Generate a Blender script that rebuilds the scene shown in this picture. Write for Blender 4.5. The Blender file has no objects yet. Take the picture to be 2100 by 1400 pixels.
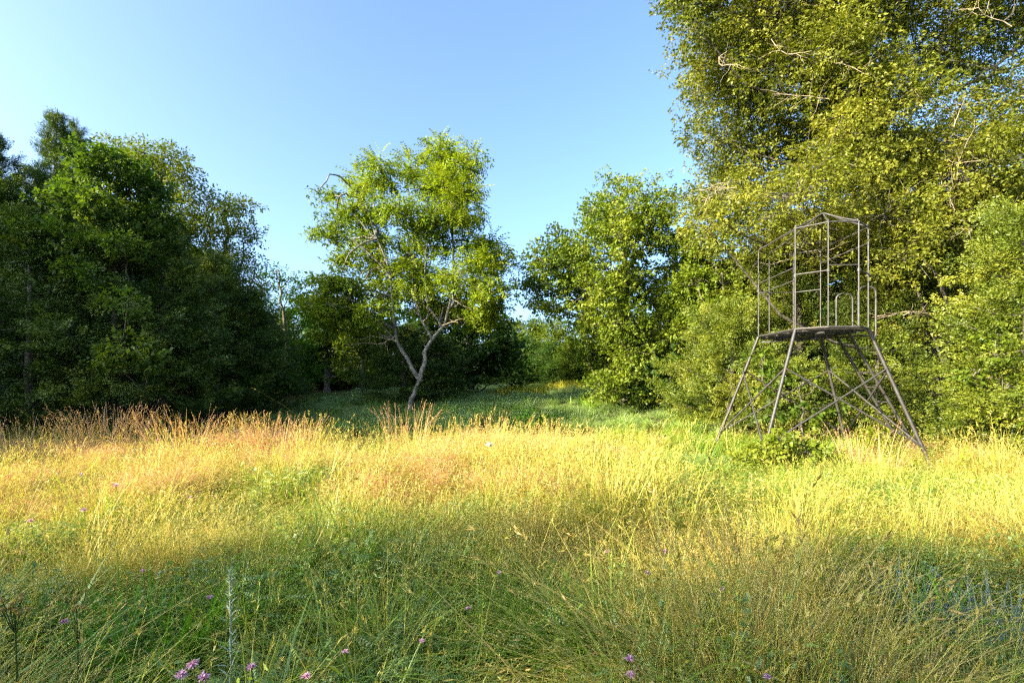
import bpy, math, random
import numpy as np

R = np.random.default_rng(7)
rnd = random.Random(11)
D = bpy.data
scene = bpy.context.scene
COL = scene.collection

# ------------------------------------------------------------------ camera, sky, sun, exposure
F, PX0, HOR, EYE = 1000.0, 1050.0, 780.0, 1.6
cam = D.cameras.new('camera'); cam_o = D.objects.new('camera', cam); COL.objects.link(cam_o)
cam_o.location = (0, 0, EYE); cam_o.rotation_euler = (math.radians(90), 0, 0)
cam.sensor_width = 36; cam.lens = 36 * F / 2100; cam.shift_y = 80 / 2100
cam.clip_start = 0.05; cam.clip_end = 2000
scene.camera = cam_o

SUN_EL = math.radians(21)
SUN_AZ = math.radians(-120)            # clockwise from +Y: behind the camera, to the left
sd = (math.sin(SUN_AZ) * math.cos(SUN_EL), math.cos(SUN_AZ) * math.cos(SUN_EL), math.sin(SUN_EL))
world = D.worlds.new('World'); scene.world = world; world.use_nodes = True
wn = world.node_tree
bg = wn.nodes['Background']
sky = wn.nodes.new('ShaderNodeTexSky'); sky.sky_type = 'NISHITA'; sky.sun_disc = False
sky.sun_elevation = SUN_EL; sky.sun_rotation = SUN_AZ
sky.air_density = 0.6; sky.dust_density = 4.0; sky.ozone_density = 4.0; sky.altitude = 100
wb = wn.nodes.new('ShaderNodeMixRGB'); wb.blend_type = 'MULTIPLY'; wb.inputs[0].default_value = 1; wb.inputs[2].default_value = (.96, .97, .90, 1)   # the photograph's warm white balance
wn.links.new(sky.outputs[0], wb.inputs[1]); wn.links.new(wb.outputs[0], bg.inputs[0]); bg.inputs[1].default_value = 0.15
sun = D.lights.new('sun', 'SUN'); sun.energy = 3.65; sun.angle = math.radians(0.6); sun.color = (1.0, 0.85, 0.58)
sun_o = D.objects.new('sun', sun); COL.objects.link(sun_o)
from mathutils import Vector
sun_o.rotation_euler = Vector(sd).to_track_quat('Z', 'Y').to_euler(); sun_o.location = (-20, -20, 30)
vs = scene.view_settings
vs.view_transform = 'Standard'; vs.look = 'None'; vs.gamma = 1.0; vs.use_curve_mapping = False
vs.exposure = 2.42
scene.render.engine = 'CYCLES'
scene.cycles.max_bounces = 4; scene.cycles.diffuse_bounces = 3; scene.cycles.transmission_bounces = 3
scene.cycles.use_denoising = False; scene.cycles.pixel_filter_type = 'BLACKMAN_HARRIS'; scene.cycles.filter_width = 1.3
scene.cycles.sample_clamp_indirect = 4.0
scene.cycles.glossy_bounces = 1; scene.cycles.caustics_reflective = False; scene.cycles.caustics_refractive = False

# ------------------------------------------------------------------ helpers
def gz(x, y):
    x = np.asarray(x, float); y = np.asarray(y, float)
    g = np.interp(y, [-60, 10.5, 13, 17, 22, 28, 36, 60, 200], [0, 0, .10, .50, .84, 1.02, 1.14, 1.38, 1.5])
    d = np.clip((np.abs(x) - 12) / 20, 0, 1)
    mound = 0.20 * np.exp(-((x - 3.2) ** 2 / 7 + (y - 24) ** 2 / 12))
    return g + mound + 0.05 * np.sin(x * .9 + 1) * np.cos(y * .7) * (y > 0)

def P(px, py, Y):
    return np.array([(px - PX0) / F * Y, Y, EYE + (HOR - py) / F * Y])

def tag(o, label=None, cat=None, group=None, kind=None):
    if label: o['label'] = label
    if cat: o['category'] = cat
    if group: o['group'] = group
    if kind: o['kind'] = kind
    return o

def link(o, parent=None):
    COL.objects.link(o)
    if parent is not None: o.parent = parent
    return o

def empty(name, loc, label, cat, group=None):
    o = D.objects.new(name, None); o.location = tuple(float(v) for v in loc); o.empty_display_size = .3
    COL.objects.link(o)
    return tag(o, label, cat, group)

class MB:                                   # collects numpy geometry into one mesh
    def __init__(s): s.v = []; s.f = []; s.t = []; s.m = []; s.n = 0
    def merge(s, o, off, rz=0.0, mi=0, scl=1.0, dt=0.0):
        c, n = math.cos(rz), math.sin(rz); Rz = np.array([[c, -n, 0], [n, c, 0], [0, 0, 1]]); base = s.n
        for v, f, t in zip(o.v, o.f, o.t):
            s.v.append((v @ Rz.T * scl + np.asarray(off)).astype(np.float32)); s.f.append(f + base); s.t.append(np.clip(t + dt, 0, 1).astype(np.float32)); s.m.append(mi); s.n += len(v)
    def add(s, v, f, tone=0.5, mi=0):
        s.m.append(mi)
        v = np.asarray(v, np.float32).reshape(-1, 3); f = np.asarray(f, np.int64)
        s.v.append(v); s.f.append(f + s.n)
        t = np.full(len(v), tone, np.float32) if np.isscalar(tone) else np.asarray(tone, np.float32)
        s.t.append(t); s.n += len(v)
    def mesh(s, name, mat, origin=(0, 0, 0), smooth=False):
        me = D.meshes.new(name)
        v = np.concatenate(s.v) - np.asarray(origin, np.float32)
        me.vertices.add(len(v)); me.vertices.foreach_set('co', v.ravel())
        tot = np.concatenate([np.full(len(f), f.shape[1]) for f in s.f])
        idx = np.concatenate([f.ravel() for f in s.f])
        me.loops.add(len(idx)); me.loops.foreach_set('vertex_index', idx.astype(np.int32))
        me.polygons.add(len(tot))
        me.polygons.foreach_set('loop_start', np.concatenate([[0], np.cumsum(tot)[:-1]]).astype(np.int32))
        if smooth: me.polygons.foreach_set('use_smooth', np.ones(len(tot), bool))
        a = me.attributes.new('tone', 'FLOAT', 'POINT'); a.data.foreach_set('value', np.concatenate(s.t))
        me.update(calc_edges=True)
        for x in (mat if isinstance(mat, (list, tuple)) else [mat]): me.materials.append(x)
        if any(s.m): me.polygons.foreach_set('material_index', np.concatenate([np.full(len(f), m_) for f, m_ in zip(s.f, s.m)]).astype(np.int32))
        return me
    def build(s, name, mat, parent=None, origin=(0, 0, 0), smooth=False):
        return link(D.objects.new(name, s.mesh(name, mat, origin, smooth)), parent)

def tube(mb, pts, rad, sides=6, tone=0.5, cap=True):
    pts = np.asarray(pts, float); n = len(pts)
    rad = np.full(n, rad) if np.isscalar(rad) else np.asarray(rad, float)
    tn = np.gradient(pts, axis=0); tn /= np.linalg.norm(tn, axis=1)[:, None] + 1e-9
    ref = np.array([0, 0, 1.0]) if abs(tn[0, 2]) < .9 else np.array([1.0, 0, 0])
    a = np.cross(tn, ref); a /= np.linalg.norm(a, axis=1)[:, None] + 1e-9
    b = np.cross(tn, a)
    ang = np.arange(sides) * 2 * np.pi / sides
    if sides == 4: ang = ang + np.pi / 4
    v = pts[:, None] + rad[:, None, None] * (np.cos(ang)[None, :, None] * a[:, None] + np.sin(ang)[None, :, None] * b[:, None])
    i = np.arange(n - 1)[:, None] * sides; j = np.arange(sides)[None]
    k = (j + 1) % sides
    f = np.stack([i + j, i + k, i + sides + k, i + sides + j], -1).reshape(-1, 4)
    mb.add(v.reshape(-1, 3), f, tone)
    if cap:
        for e in (0, n - 1):
            ring = v[e] if e else v[e][::-1]
            mb.add(ring, np.arange(sides)[None], tone)

def curve(ps, n=8, wig=0.0, rng=R):
    ps = np.asarray(ps, float)
    if len(ps) == 2:
        t = np.linspace(0, 1, n)[:, None]; q = ps[0] * (1 - t) + ps[1] * t
    else:
        e = np.vstack([2 * ps[0] - ps[1], ps, 2 * ps[-1] - ps[-2]]); q = []
        m = max(2, n // (len(ps) - 1) + 1)
        for k in range(len(ps) - 1):
            p0, p1, p2, p3 = e[k:k + 4]
            for t in np.linspace(0, 1, m, endpoint=(k == len(ps) - 2)):
                q.append(.5 * ((2 * p1) + (p2 - p0) * t + (2 * p0 - 5 * p1 + 4 * p2 - p3) * t * t + (3 * p1 - p0 - 3 * p2 + p3) * t ** 3))
        q = np.array(q)
    if wig:
        w = rng.normal(0, wig, q.shape); w[0] = 0; q = q + w
    return q

def rots(n, fwd=None, up_noise=None, rng=R):
    """n rotation matrices; columns = local x,y,z. fwd: (n,3) direction for local y."""
    if fwd is None:
        fwd = rng.normal(0, 1, (n, 3))
    fwd = fwd / (np.linalg.norm(fwd, axis=1)[:, None] + 1e-9)
    up = rng.normal(0, .45, (n, 3)) + np.array([0, 0, 1.0]) if up_noise is None else rng.normal(0, up_noise, (n, 3)) + np.array([0, 0, 1.0])
    x = np.cross(fwd, up); x /= np.linalg.norm(x, axis=1)[:, None] + 1e-9
    z = np.cross(x, fwd)
    return np.stack([x, fwd, z], -1)

def stamp(mb, tmpl, pos, rot, scl, tone, jitter=0.12, rng=R):
    tv, tf, tl = tmpl                       # verts, faces, leaf id per vertex
    n = len(pos)
    if n == 0: return
    v = np.einsum('nij,vj->nvi', rot, tv) * np.asarray(scl).reshape(-1, 1, 1) + pos[:, None]
    f = (tf[None] + (np.arange(n) * len(tv))[:, None, None]).reshape(-1, tf.shape[1])
    nl = tl.max() + 1
    t = (np.asarray(tone).reshape(-1, 1) + rng.normal(0, jitter, (n, nl)))[:, tl]
    mb.add(v.reshape(-1, 3), f, np.clip(t, 0, 1).ravel())

# leaf templates -------------------------------------------------------------
def leaf(l, w, fold=.12):
    return np.array([[0, 0, 0], [w / 2, l * .45, fold * w], [0, l, -fold * l * .6], [-w / 2, l * .45, fold * w]])

def combine(parts):
    v, f, t = [], [], []; n = 0
    for i, (pv) in enumerate(parts):
        v.append(pv); f.append(np.array([[0, 1, 2, 3]]) + n); t.append(np.full(4, i)); n += 4
    return np.concatenate(v), np.concatenate(f), np.concatenate(t)

def rotm(ax, ang):
    from mathutils import Matrix
    return np.array(Matrix.Rotation(ang, 3, Vector(ax)))

def t_cluster(k, l, w, spread, seed):
    r = random.Random(seed); ps = []
    for i in range(k):
        q = leaf(l * r.uniform(.7, 1.15), w * r.uniform(.8, 1.1))
        M = rotm((0, 0, 1), r.uniform(-1.5, 1.5)) @ rotm((1, 0, 0), r.uniform(-.8, .6)) @ rotm((0, 1, 0), r.uniform(-1, 1))
        o = np.array([r.uniform(-1, 1), r.uniform(-.2, 1.6), r.uniform(-.7, .7)]) * spread
        ps.append(q @ M.T + o)
    return combine(ps)

def t_pinnate(k, L, l, w, droop, seed):
    r = random.Random(seed); ps = []
    for i in range(k):
        t = (i + 1) / k; y = L * t; z = -droop * L * t * t
        for s in (-1, 1):
            q = leaf(l * (1 - .35 * abs(t - .5)), w)
            M = rotm((0, 0, 1), -s * r.uniform(.8, 1.15)) @ rotm((1, 0, 0), -r.uniform(.2, .7))
            ps.append(q @ M.T + np.array([0, y, z]))
    return combine(ps)

def t_cedar(k, L, seed):
    r = random.Random(seed); ps = []
    for i in range(k):
        t = r.random() ** .8; s = r.choice((-1, 1))
        q = leaf(L * r.uniform(.24, .44) * (1.15 - .6 * t), L * .085, .3)[[1, 2, 3]]
        M = rotm((0, 0, 1), -s * r.uniform(.15, .9)) @ rotm((1, 0, 0), r.uniform(-.5, .7)) @ rotm((0, 1, 0), r.uniform(-1.5, 1.5))
        ps.append(q @ M.T + np.array([r.uniform(-.05, .05) * L, t * L, r.uniform(-.06, .06) * L + .12 * L * t * t]))
    return np.concatenate(ps), np.arange(3 * k).reshape(-1, 3), np.repeat(np.arange(k), 3)

OAK = [t_cluster(6, .115, .075, .085, s) for s in range(4)]
def tri_tmpl(T):
    v, f, t = T; n = len(v) // 4; keep = (np.arange(n)[:, None] * 4 + np.array([[1, 2, 3]])).ravel(); v = v.copy()
    v[keep[0::3]] += (v[np.arange(n) * 4] - v[np.arange(n) * 4 + 1]) * .35; v[keep[2::3]] += (v[np.arange(n) * 4] - v[np.arange(n) * 4 + 3]) * .35
    return v[keep], np.arange(3 * n).reshape(-1, 3), np.repeat(np.arange(n), 3)
OAKT = [tri_tmpl(t_cluster(7, .12, .085, .09, s + 60)) for s in range(4)]
FINE = [t_cluster(6, .085, .045, .09, s + 10) for s in range(4)]
BIG = [t_cluster(5, .20, .13, .12, s + 20) for s in range(4)]
WALNUT = [t_pinnate(5, .36, .12, .042, .55, s) for s in range(3)]
LOOSE = [t_cluster(5, .12, .055, .10, s + 40) for s in range(3)]
CEDAR = [t_cedar(13, .42, s) for s in range(4)]
FAR = [t_cluster(5, .30, .22, .24, s + 30) for s in range(4)]

# ------------------------------------------------------------------ materials
def new_mat(name):
    m = D.materials.new(name); m.use_nodes = True
    nt = m.node_tree
    for n in list(nt.nodes): nt.nodes.remove(n)
    out = nt.nodes.new('ShaderNodeOutputMaterial')
    return m, nt, out

def ramp(nt, cols):
    r = nt.nodes.new('ShaderNodeValToRGB'); e = r.color_ramp.elements
    while len(e) > 1: e.remove(e[-1])
    e[0].position = cols[0][0]; e[0].color = (*cols[0][1], 1)
    for p, c in cols[1:]:
        x = e.new(p); x.color = (*c, 1)
    return r

def foliage(name, cols, trans=.45, gloss=.012, rough=.5, inst=False, tcol=(1.0, 1.05, .45), patch=0.25):
    m, nt, out = new_mat(name); N = nt.nodes.new; L = nt.links.new
    at = N('ShaderNodeAttribute'); at.attribute_name = 'tone'
    val = at.outputs['Fac']
    if inst:
        a2 = N('ShaderNodeAttribute'); a2.attribute_type = 'INSTANCER'; a2.attribute_name = 'itone'
        mx = N('ShaderNodeMath'); mx.operation = 'MULTIPLY_ADD'
        L(at.outputs['Fac'], mx.inputs[0]); mx.inputs[1].default_value = .45; 
        sc = N('ShaderNodeMath'); sc.operation = 'MULTIPLY'; L(a2.outputs['Fac'], sc.inputs[0]); sc.inputs[1].default_value = .62
        L(sc.outputs[0], mx.inputs[2]); val = mx.outputs[0]
    elif patch:
        geo = N('ShaderNodeNewGeometry'); no = N('ShaderNodeTexNoise'); no.inputs['Scale'].default_value = .9; no.inputs['Detail'].default_value = 2
        L(geo.outputs['Position'], no.inputs['Vector'])
        ma = N('ShaderNodeMath'); ma.operation = 'MULTIPLY_ADD'; L(no.outputs['Fac'], ma.inputs[0]); ma.inputs[1].default_value = patch * 2
        sb = N('ShaderNodeMath'); sb.operation = 'SUBTRACT'; L(val, sb.inputs[0]); sb.inputs[1].default_value = patch
        L(sb.outputs[0], ma.inputs[2]); val = ma.outputs[0]
    r = ramp(nt, cols); L(val, r.inputs[0])
    d = N('ShaderNodeBsdfDiffuse'); L(r.outputs[0], d.inputs[0])
    t = N('ShaderNodeBsdfTranslucent')
    mul = N('ShaderNodeMixRGB'); mul.blend_type = 'MULTIPLY'; mul.inputs[0].default_value = 1; mul.inputs[2].default_value = (*tcol, 1)
    L(r.outputs[0], mul.inputs[1]); L(mul.outputs[0], t.inputs[0])
    mix = N('ShaderNodeMixShader'); mix.inputs[0].default_value = trans; L(d.outputs[0], mix.inputs[1]); L(t.outputs[0], mix.inputs[2])
    g = N('ShaderNodeBsdfGlossy'); g.inputs['Roughness'].default_value = rough; g.inputs[0].default_value = (1, 1, 1, 1)
    m2 = N('ShaderNodeMixShader'); m2.inputs[0].default_value = gloss; L(mix.outputs[0], m2.inputs[1]); L(g.outputs[0], m2.inputs[2])
    L(m2.outputs[0], out.inputs[0])
    return m

M = {}
M['oak'] = foliage('oak_leaves', [(0, (.05, .070, .008)), (.45, (.145, .17, .014)), (.8, (.25, .25, .03)), (1, (.36, .32, .05))])
M['bright'] = foliage('bright_leaves', [(0, (.060, .105, .008)), (.5, (.145, .205, .014)), (1, (.30, .32, .035))])
M['midgreen'] = foliage('fresh_green_leaves', [(0, (.03, .075, .008)), (.5, (.08, .14, .012)), (1, (.22, .27, .02))])
M['walnut'] = foliage('walnut_leaves', [(0, (0.078, 0.128, 0.004)), (.5, (0.159, 0.231, 0.008)), (1, (0.316, 0.339, 0.015))])
M['olive'] = foliage('olive_leaves', [(0, (0.066, 0.103, 0.006)), (.5, (0.132, 0.173, 0.010)), (1, (0.251, 0.248, 0.020))])
M['green'] = foliage('green_leaves', [(0, (0.022, 0.074, 0.005)), (.5, (0.051, 0.142, 0.009)), (1, (0.129, 0.252, 0.015))])
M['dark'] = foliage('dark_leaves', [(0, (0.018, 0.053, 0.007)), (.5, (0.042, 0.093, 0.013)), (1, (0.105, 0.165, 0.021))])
M['cedar'] = foliage('cedar_needles', [(0, (0.029, 0.068, 0.006)), (.5, (0.065, 0.120, 0.010)), (1, (0.189, 0.225, 0.016))], trans=.18, gloss=.03)
M['cedar_lit'] = foliage('sunlit_cedar_needles', [(0, (.045, .08, .006)), (.5, (.125, .17, .012)), (1, (.26, .27, .025))], trans=.25, gloss=.03)  # lighter copy of the cedar needles, sunlight put into the colour
M['far'] = foliage('far_leaves', [(0, (0.041, 0.076, 0.006)), (.5, (0.090, 0.138, 0.009)), (1, (0.179, 0.206, 0.016))])

def bark(name, c1, c2, scale=9):
    m, nt, out = new_mat(name); N = nt.nodes.new; L = nt.links.new
    tc = N('ShaderNodeTexCoord'); mp = N('ShaderNodeMapping'); mp.inputs['Scale'].default_value = (1, 1, .3)
    no = N('ShaderNodeTexNoise'); no.inputs['Scale'].default_value = scale; no.inputs['Detail'].default_value = 6; no.inputs['Roughness'].default_value = .7
    L(tc.outputs['Object'], mp.inputs[0]); L(mp.outputs[0], no.inputs[0])
    r = ramp(nt, [(.35, c1), (.62, c2)]); L(no.outputs[0], r.inputs[0])
    b = N('ShaderNodeBsdfPrincipled'); b.inputs['Roughness'].default_value = .9; L(r.outputs[0], b.inputs['Base Color'])
    bu = N('ShaderNodeBump'); bu.inputs['Strength'].default_value = .8; bu.inputs['Distance'].default_value = .03
    L(no.outputs[0], bu.inputs['Height']); L(bu.outputs[0], b.inputs['Normal']); L(b.outputs[0], out.inputs[0])
    return m
M['bark'] = bark('bark', (.05, .04, .03), (.16, .14, .11))
M['bark_pale'] = bark('pale_lichen_bark', (.035, .03, .024), (.22, .21, .18), 16)
M['deadwood'] = bark('dead_wood', (.16, .13, .08), (.34, .28, .19), 12)

# ------------------------------------------------------------------ ground
def make_ground():
    xs = np.concatenate([np.linspace(-900, -60, 12), np.linspace(-56, 56, 113), np.linspace(60, 900, 12)])
    ys = np.concatenate([np.linspace(-900, -40, 10), np.linspace(-36, 70, 107), np.linspace(80, 1500, 14)])
    X, Y = np.meshgrid(xs, ys); Z = gz(X, Y)
    v = np.stack([X, Y, Z], -1).reshape(-1, 3)
    nx = len(xs); i = np.arange(len(ys) - 1)[:, None] * nx + np.arange(nx - 1)[None]
    f = np.stack([i, i + 1, i + nx + 1, i + nx], -1).reshape(-1, 4)
    m, nt, out = new_mat('meadow_soil'); N = nt.nodes.new; L = nt.links.new
    geo = N('ShaderNodeNewGeometry'); no = N('ShaderNodeTexNoise'); no.inputs['Scale'].default_value = 3; no.inputs['Detail'].default_value = 8
    L(geo.outputs['Position'], no.inputs[0])
    r = ramp(nt, [(.3, (.035, .035, .014)), (.55, (.08, .085, .028)), (.75, (.15, .12, .05))]); L(no.outputs[0], r.inputs[0])
    b = N('ShaderNodeBsdfDiffuse'); L(r.outputs[0], b.inputs[0]); L(b.outputs[0], out.inputs[0])
    mb = MB(); mb.add(v, f); o = mb.build('ground', m, smooth=True); tag(o, kind='structure')
make_ground()

# ------------------------------------------------------------------ trees
def broadleaf(name, label, cat, Y, lobes, trunk, tmpl, mat, dens=1.0, rc=.42, leaf_scale=1.0, barkmat='bark', trad=.2,
              limbs=(), depth=1.6, per=9, sparse=(), group=None, twigs=True, seed=1, shrink=.88, flat=.8, droop=0.0, deadtwigs=0, rootless=False):
    """lobes: (px,py,r_px[,dY[,density]]) ; trunk: [(px,py)...] from the base up, at distance Y."""
    rng = np.random.default_rng(seed)
    tp = [P(a, b, Y) for a, b in trunk]
    base = tp[0].copy(); base[2] = float(gz(base[0], base[1])) - .05; tp[0] = base
    root = empty(name, base, label, cat, group)
    wood = MB()
    tc = curve(tp, 12, .03, rng); rr = np.linspace(trad, trad * .3, len(tc)); rr[0] *= 1.25
    tube(wood, tc, rr, 8)
    paths = [tc]
    for lp, r0, r1 in limbs:
        c = curve([P(a, b, Y + (dd[0] if dd else 0)) for a, b, *dd in lp], 10, .02, rng)
        tube(wood, c, np.linspace(r0, r1, len(c)), 7); paths.append(c)
    allp = np.concatenate(paths)
    crown = MB()
    for lb in lobes:
        px, py, r = lb[:3]; dY = lb[3] if len(lb) > 3 and lb[3] is not None else rng.uniform(-depth, depth); dn = lb[4] if len(lb) > 4 else 1.0
        c = P(px, py, Y) + 0
        y2 = Y + dY; c = P(px, py, y2); Rr = r * y2 / F * shrink
        # limb from the nearest lower wood point
        d = np.linalg.norm((allp - c) * np.array([1, 1, .6]), axis=1) + np.where(allp[:, 2] > c[2] - .3 * Rr, .4 if droop else 2.5, 0)
        s = allp[np.argsort(d)[min(len(d) - 1, int(rng.integers(0, 4)))]]
        mid = (s + c) / 2 + np.array([0, 0, (.10 if droop else -.04) * np.linalg.norm(c - s)]) + rng.normal(0, .09 * np.linalg.norm(c - s), 3)
        lc = curve([s, mid, c], 8, .035, rng); r0 = min(trad * .28, .055, .035 + .035 * np.linalg.norm(c - s))
        tube(wood, lc, np.linspace(r0, .018, len(lc)), 5, cap=False)
        n = max(4, int(dn * dens * 7.5 * (Rr / rc) ** 2))
        dirs = rng.normal(0, 1, (n, 3)); dirs /= np.linalg.norm(dirs, axis=1)[:, None]
        an = rng.uniform(.75, 1.3, 3); ph = rng.uniform(0, 6.28, 3)
        rad = Rr * rng.uniform(.2, 1.0, n) ** .55 * (1 + .28 * np.sin(3.1 * dirs[:, 0] + ph[0]) * np.sin(3.7 * dirs[:, 2] + ph[1]) + .2 * np.sin(6 * dirs[:, 1] + ph[2]))
        far_ = rng.random(n) < .22; rad[far_] = Rr * rng.uniform(.9, 1.55, far_.sum())
        sub = c + dirs * rad[:, None] * np.array([1, 1, flat]) * an
        keep = sub[:, 2] > gz(sub[:, 0], sub[:, 1]) + .15
        sub, dirs = sub[keep], dirs[keep]
        ltone = float(np.clip(rng.normal(.48, .12), .28, .64))
        for k in range(len(sub)):
            if twigs and k % 2 == 0:
                q = curve([c + (sub[k] - c) * .15, (c + sub[k]) / 2 + rng.normal(0, .06, 3), sub[k]], 3)
                tube(wood, q, np.linspace(.014, .006, len(q)), 3, cap=False)
        m = per
        cen = np.repeat(sub, m, 0)
        off = rng.normal(0, 1, (len(cen), 3)); off /= np.linalg.norm(off, axis=1)[:, None]
        off *= (rng.random((len(cen), 1)) ** .5) * rc * np.array([1, 1, .45])
        pos = cen + off
        fw = off + np.repeat(dirs, m, 0) * rc * .5 + np.array([0, 0, -.05 - droop])
        R3 = rots(len(pos), fw, .5, rng)
        tn = ltone + rng.normal(0, .08, len(sub)).repeat(m)
        which = rng.integers(0, len(tmpl), len(pos))
        sc = leaf_scale * rng.uniform(.75, 1.2, len(pos))
        for w in range(len(tmpl)):
            s_ = which == w
            stamp(crown, tmpl[w], pos[s_], R3[s_], sc[s_], tn[s_], .1, rng)
    wood.build('trunk', M[barkmat], root, base, smooth=True)
    o = crown.build('crown', M[mat], root, base); o['kind'] = 'stuff'
    if deadtwigs:
        for _ in range(deadtwigs):
            lb = lobes[rng.integers(len(lobes))]
            s0 = P(lb[0] + rng.uniform(-.6, .6) * lb[2], lb[1] + rng.uniform(-.6, .6) * lb[2], Y - depth * .9 - rng.uniform(0, .6))
            dead_branch(s0, rng.uniform(.6, 1.3), root, base, rng)
    return root

def dead_branch(s0, ln, root, base, rng, r0=.011):
    mb = MB()
    d = rng.normal(0, 1, 3); d[1] = -abs(d[1]) * .3; d[2] *= .6; d /= np.linalg.norm(d)
    pts = [s0]
    for i in range(6): d = d + rng.normal(0, .28, 3); d /= np.linalg.norm(d); pts.append(pts[-1] + d * ln / 6)
    tube(mb, np.array(pts), np.linspace(r0, r0 * .3, 7), 4)
    for i in range(1, 6):
        for _ in range(2):
            e = d + rng.normal(0, .8, 3); e /= np.linalg.norm(e); q = [pts[i]]
            for k in range(3): e = e + rng.normal(0, .35, 3); e /= np.linalg.norm(e); q.append(q[-1] + e * ln * .13)
            tube(mb, np.array(q), np.linspace(r0 * .5, r0 * .2, 4), 3)
    mb.build('dead_branch', M['deadwood'], root, base)

def cedar_meshes(h, r, n, mat, seed, base_frac=.04, spray=1.0, lean=0.0, shape=.75, ragged=0):
    rng = np.random.default_rng(seed); wood, crown = MB(), MB()
    top = np.array([lean, 0, h]); tr = curve([np.zeros(3), np.array([lean * .3, 0, h * .5]), top], 8, .02, rng)
    tube(wood, tr, np.linspace(max(.06, r * .07), .012, len(tr)), 6)
    nb = max(26, int(n * .24)); ga = 2.399
    for k in range(nb + 10):
        if k < nb:
            t = base_frac + (1 - base_frac) * ((k + rng.random()) / nb) ** .92
            R0 = r * ((1 - t) ** shape) * rng.choice([.55, .8, 1.0, 1.1, 1.35], p=[.15, .25, .3, .2, .1]) * (1 if t > .12 else .85 + t) + .05
        else:
            t = .86 + .14 * (k - nb) / 10; R0 = .06 + .4 * (1 - t)
        az = k * ga + rng.uniform(-.5, .5)
        up = rng.uniform(-.05, .42) + 1.1 * t ** 4
        s = np.array([lean * t * t, 0, h * t * .97])
        if ragged and t > .45: R0 *= rng.choice([.7, 1.1, 1.7]); up = rng.uniform(.3, .9) if R0 > .3 else 1.2
        e = s + np.array([math.cos(az) * R0, math.sin(az) * R0, R0 * up])
        q = curve([s, (s + e) / 2 - np.array([0, 0, .12 * R0]), e], 5)
        if k % 2 == 0: tube(wood, q, np.linspace(.02, .005, len(q)), 3, cap=False)
        ax = (e - s) / np.linalg.norm(e - s)
        side = np.cross(ax, [0, 0, 1.0]); side /= np.linalg.norm(side) + 1e-6
        nc = int(3 + 4.5 * R0)                                    # side branchlets, each a tapering plume of sprays
        tn0 = rng.normal(.48, .15)
        for c_ in range(nc + 1):
            tc_ = .28 + .72 * (c_ + rng.random() * .6) / (nc + .6); sg = rng.choice([-1, 1]) * (0 if c_ == nc else 1)
            ln_ = (.10 + (.28 if ragged and t > .45 else .50) * R0 * (1.1 - tc_)) * rng.uniform(.7, 1.25) if sg else .30 * min(1, R0 + .3)
            root_ = s + (e - s) * min(tc_, .97); root_[2] -= .09 * R0 * (4 * tc_ * (1 - tc_))
            dv = ax * rng.uniform(.55, 1.0) + side * sg * rng.uniform(.5, 1.0) + np.array([0, 0, rng.normal(.02, .2)]); dv /= np.linalg.norm(dv)
            m = int((17 if ragged and t > .45 else 9 if t > .72 else 5) + 14 * ln_); tt = rng.uniform(0, 1, m)
            pos = root_ + dv * (ln_ * tt)[:, None] + rng.normal(0, .035, (m, 3)) + rng.normal(0, .06, (m, 3)) * (1 - tt)[:, None]
            pos[:, 2] -= .18 * ln_ * tt ** 2
            fw = dv + rng.normal(0, .33, (m, 3)) + np.array([0, 0, .12])
            stamp(crown, CEDAR[rng.integers(4)], pos, rots(m, fw, .35, rng), spray * min(1, .5 + R0) * rng.uniform(.45, .85, m), tn0 + rng.normal(0, .05, m) + .22 * (tt - .5), .07, rng)
    return wood.mesh('trunk', M['bark'], smooth=True), crown.mesh('crown', M[mat])

def place(name, meshes, loc, label, cat, group=None, scale=1.0, rz=0.0, sz=None):
    root = empty(name, loc, label, cat, group); root.rotation_euler[2] = rz
    root.scale = (scale, scale, sz if sz else scale)
    a = link(D.objects.new('trunk', meshes[0]), root)
    b = link(D.objects.new('crown', meshes[1]), root); b['kind'] = 'stuff'
    return root

CLIB = {}
def cedar(px, toppy, Y, r, n, mat, seed, label, cat='cedar', lib=None, **kw):
    x = (px - PX0) / F * Y; z = float(gz(x, Y)); h = EYE + (HOR - toppy) / F * Y - z
    if lib is not None:                     # shares mesh data with the other cedars of this shape
        if lib not in CLIB: CLIB[lib] = cedar_meshes(6.0, 2.1, n, mat, seed, **kw)
        o = place('cedar_tree', CLIB[lib], (x, Y, z), label, cat, scale=r / 2.1, rz=seed * 1.9, sz=h / 6.0); return o
    return place('cedar_tree', cedar_meshes(h, r, n, mat, seed, **kw), (x, Y, z), label, cat, scale=1.0)

# --- left wood
cedar(95, 225, 15.0, 2.1, 620, 'cedar', 3, 'tallest dark cedar with a ragged pointed top at the far left', lean=.35, shape=1.15, spray=.9, ragged=1)
cedar(158, 245, 17.0, 1.7, 420, 'cedar', 4, 'slim pointed cedar just right of the tallest cedar', shape=1.25, spray=.9, ragged=1)
cedar(5, 262, 13.8, 2.0, 600, 'cedar', 5, 'cedar cut off by the left edge of the picture', lean=-.3, shape=1.1, spray=.9, ragged=1)
cedar(60, 430, 12.2, 2.3, 404, 'cedar', 6, 'low dark cedar in front of the tallest cedar', lib=1)
cedar(235, 440, 12.9, 2.3, 422, 'cedar', 7, 'broad dark cedar below the lobed oak crown', lib=2)
cedar(335, 470, 13.9, 2.3, 460, 'cedar', 8, 'dark cedar in the middle of the left wood edge', lib=1)
cedar(440, 520, 15.8, 2.1, 460, 'cedar', 9, 'shaded cedar under the second airy grey leaved tree', lib=2)
cedar(515, 600, 16.8, 1.9, 400, 'cedar', 10, 'lowest shaded cedar at the right end of the left wood', lib=1)
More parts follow.
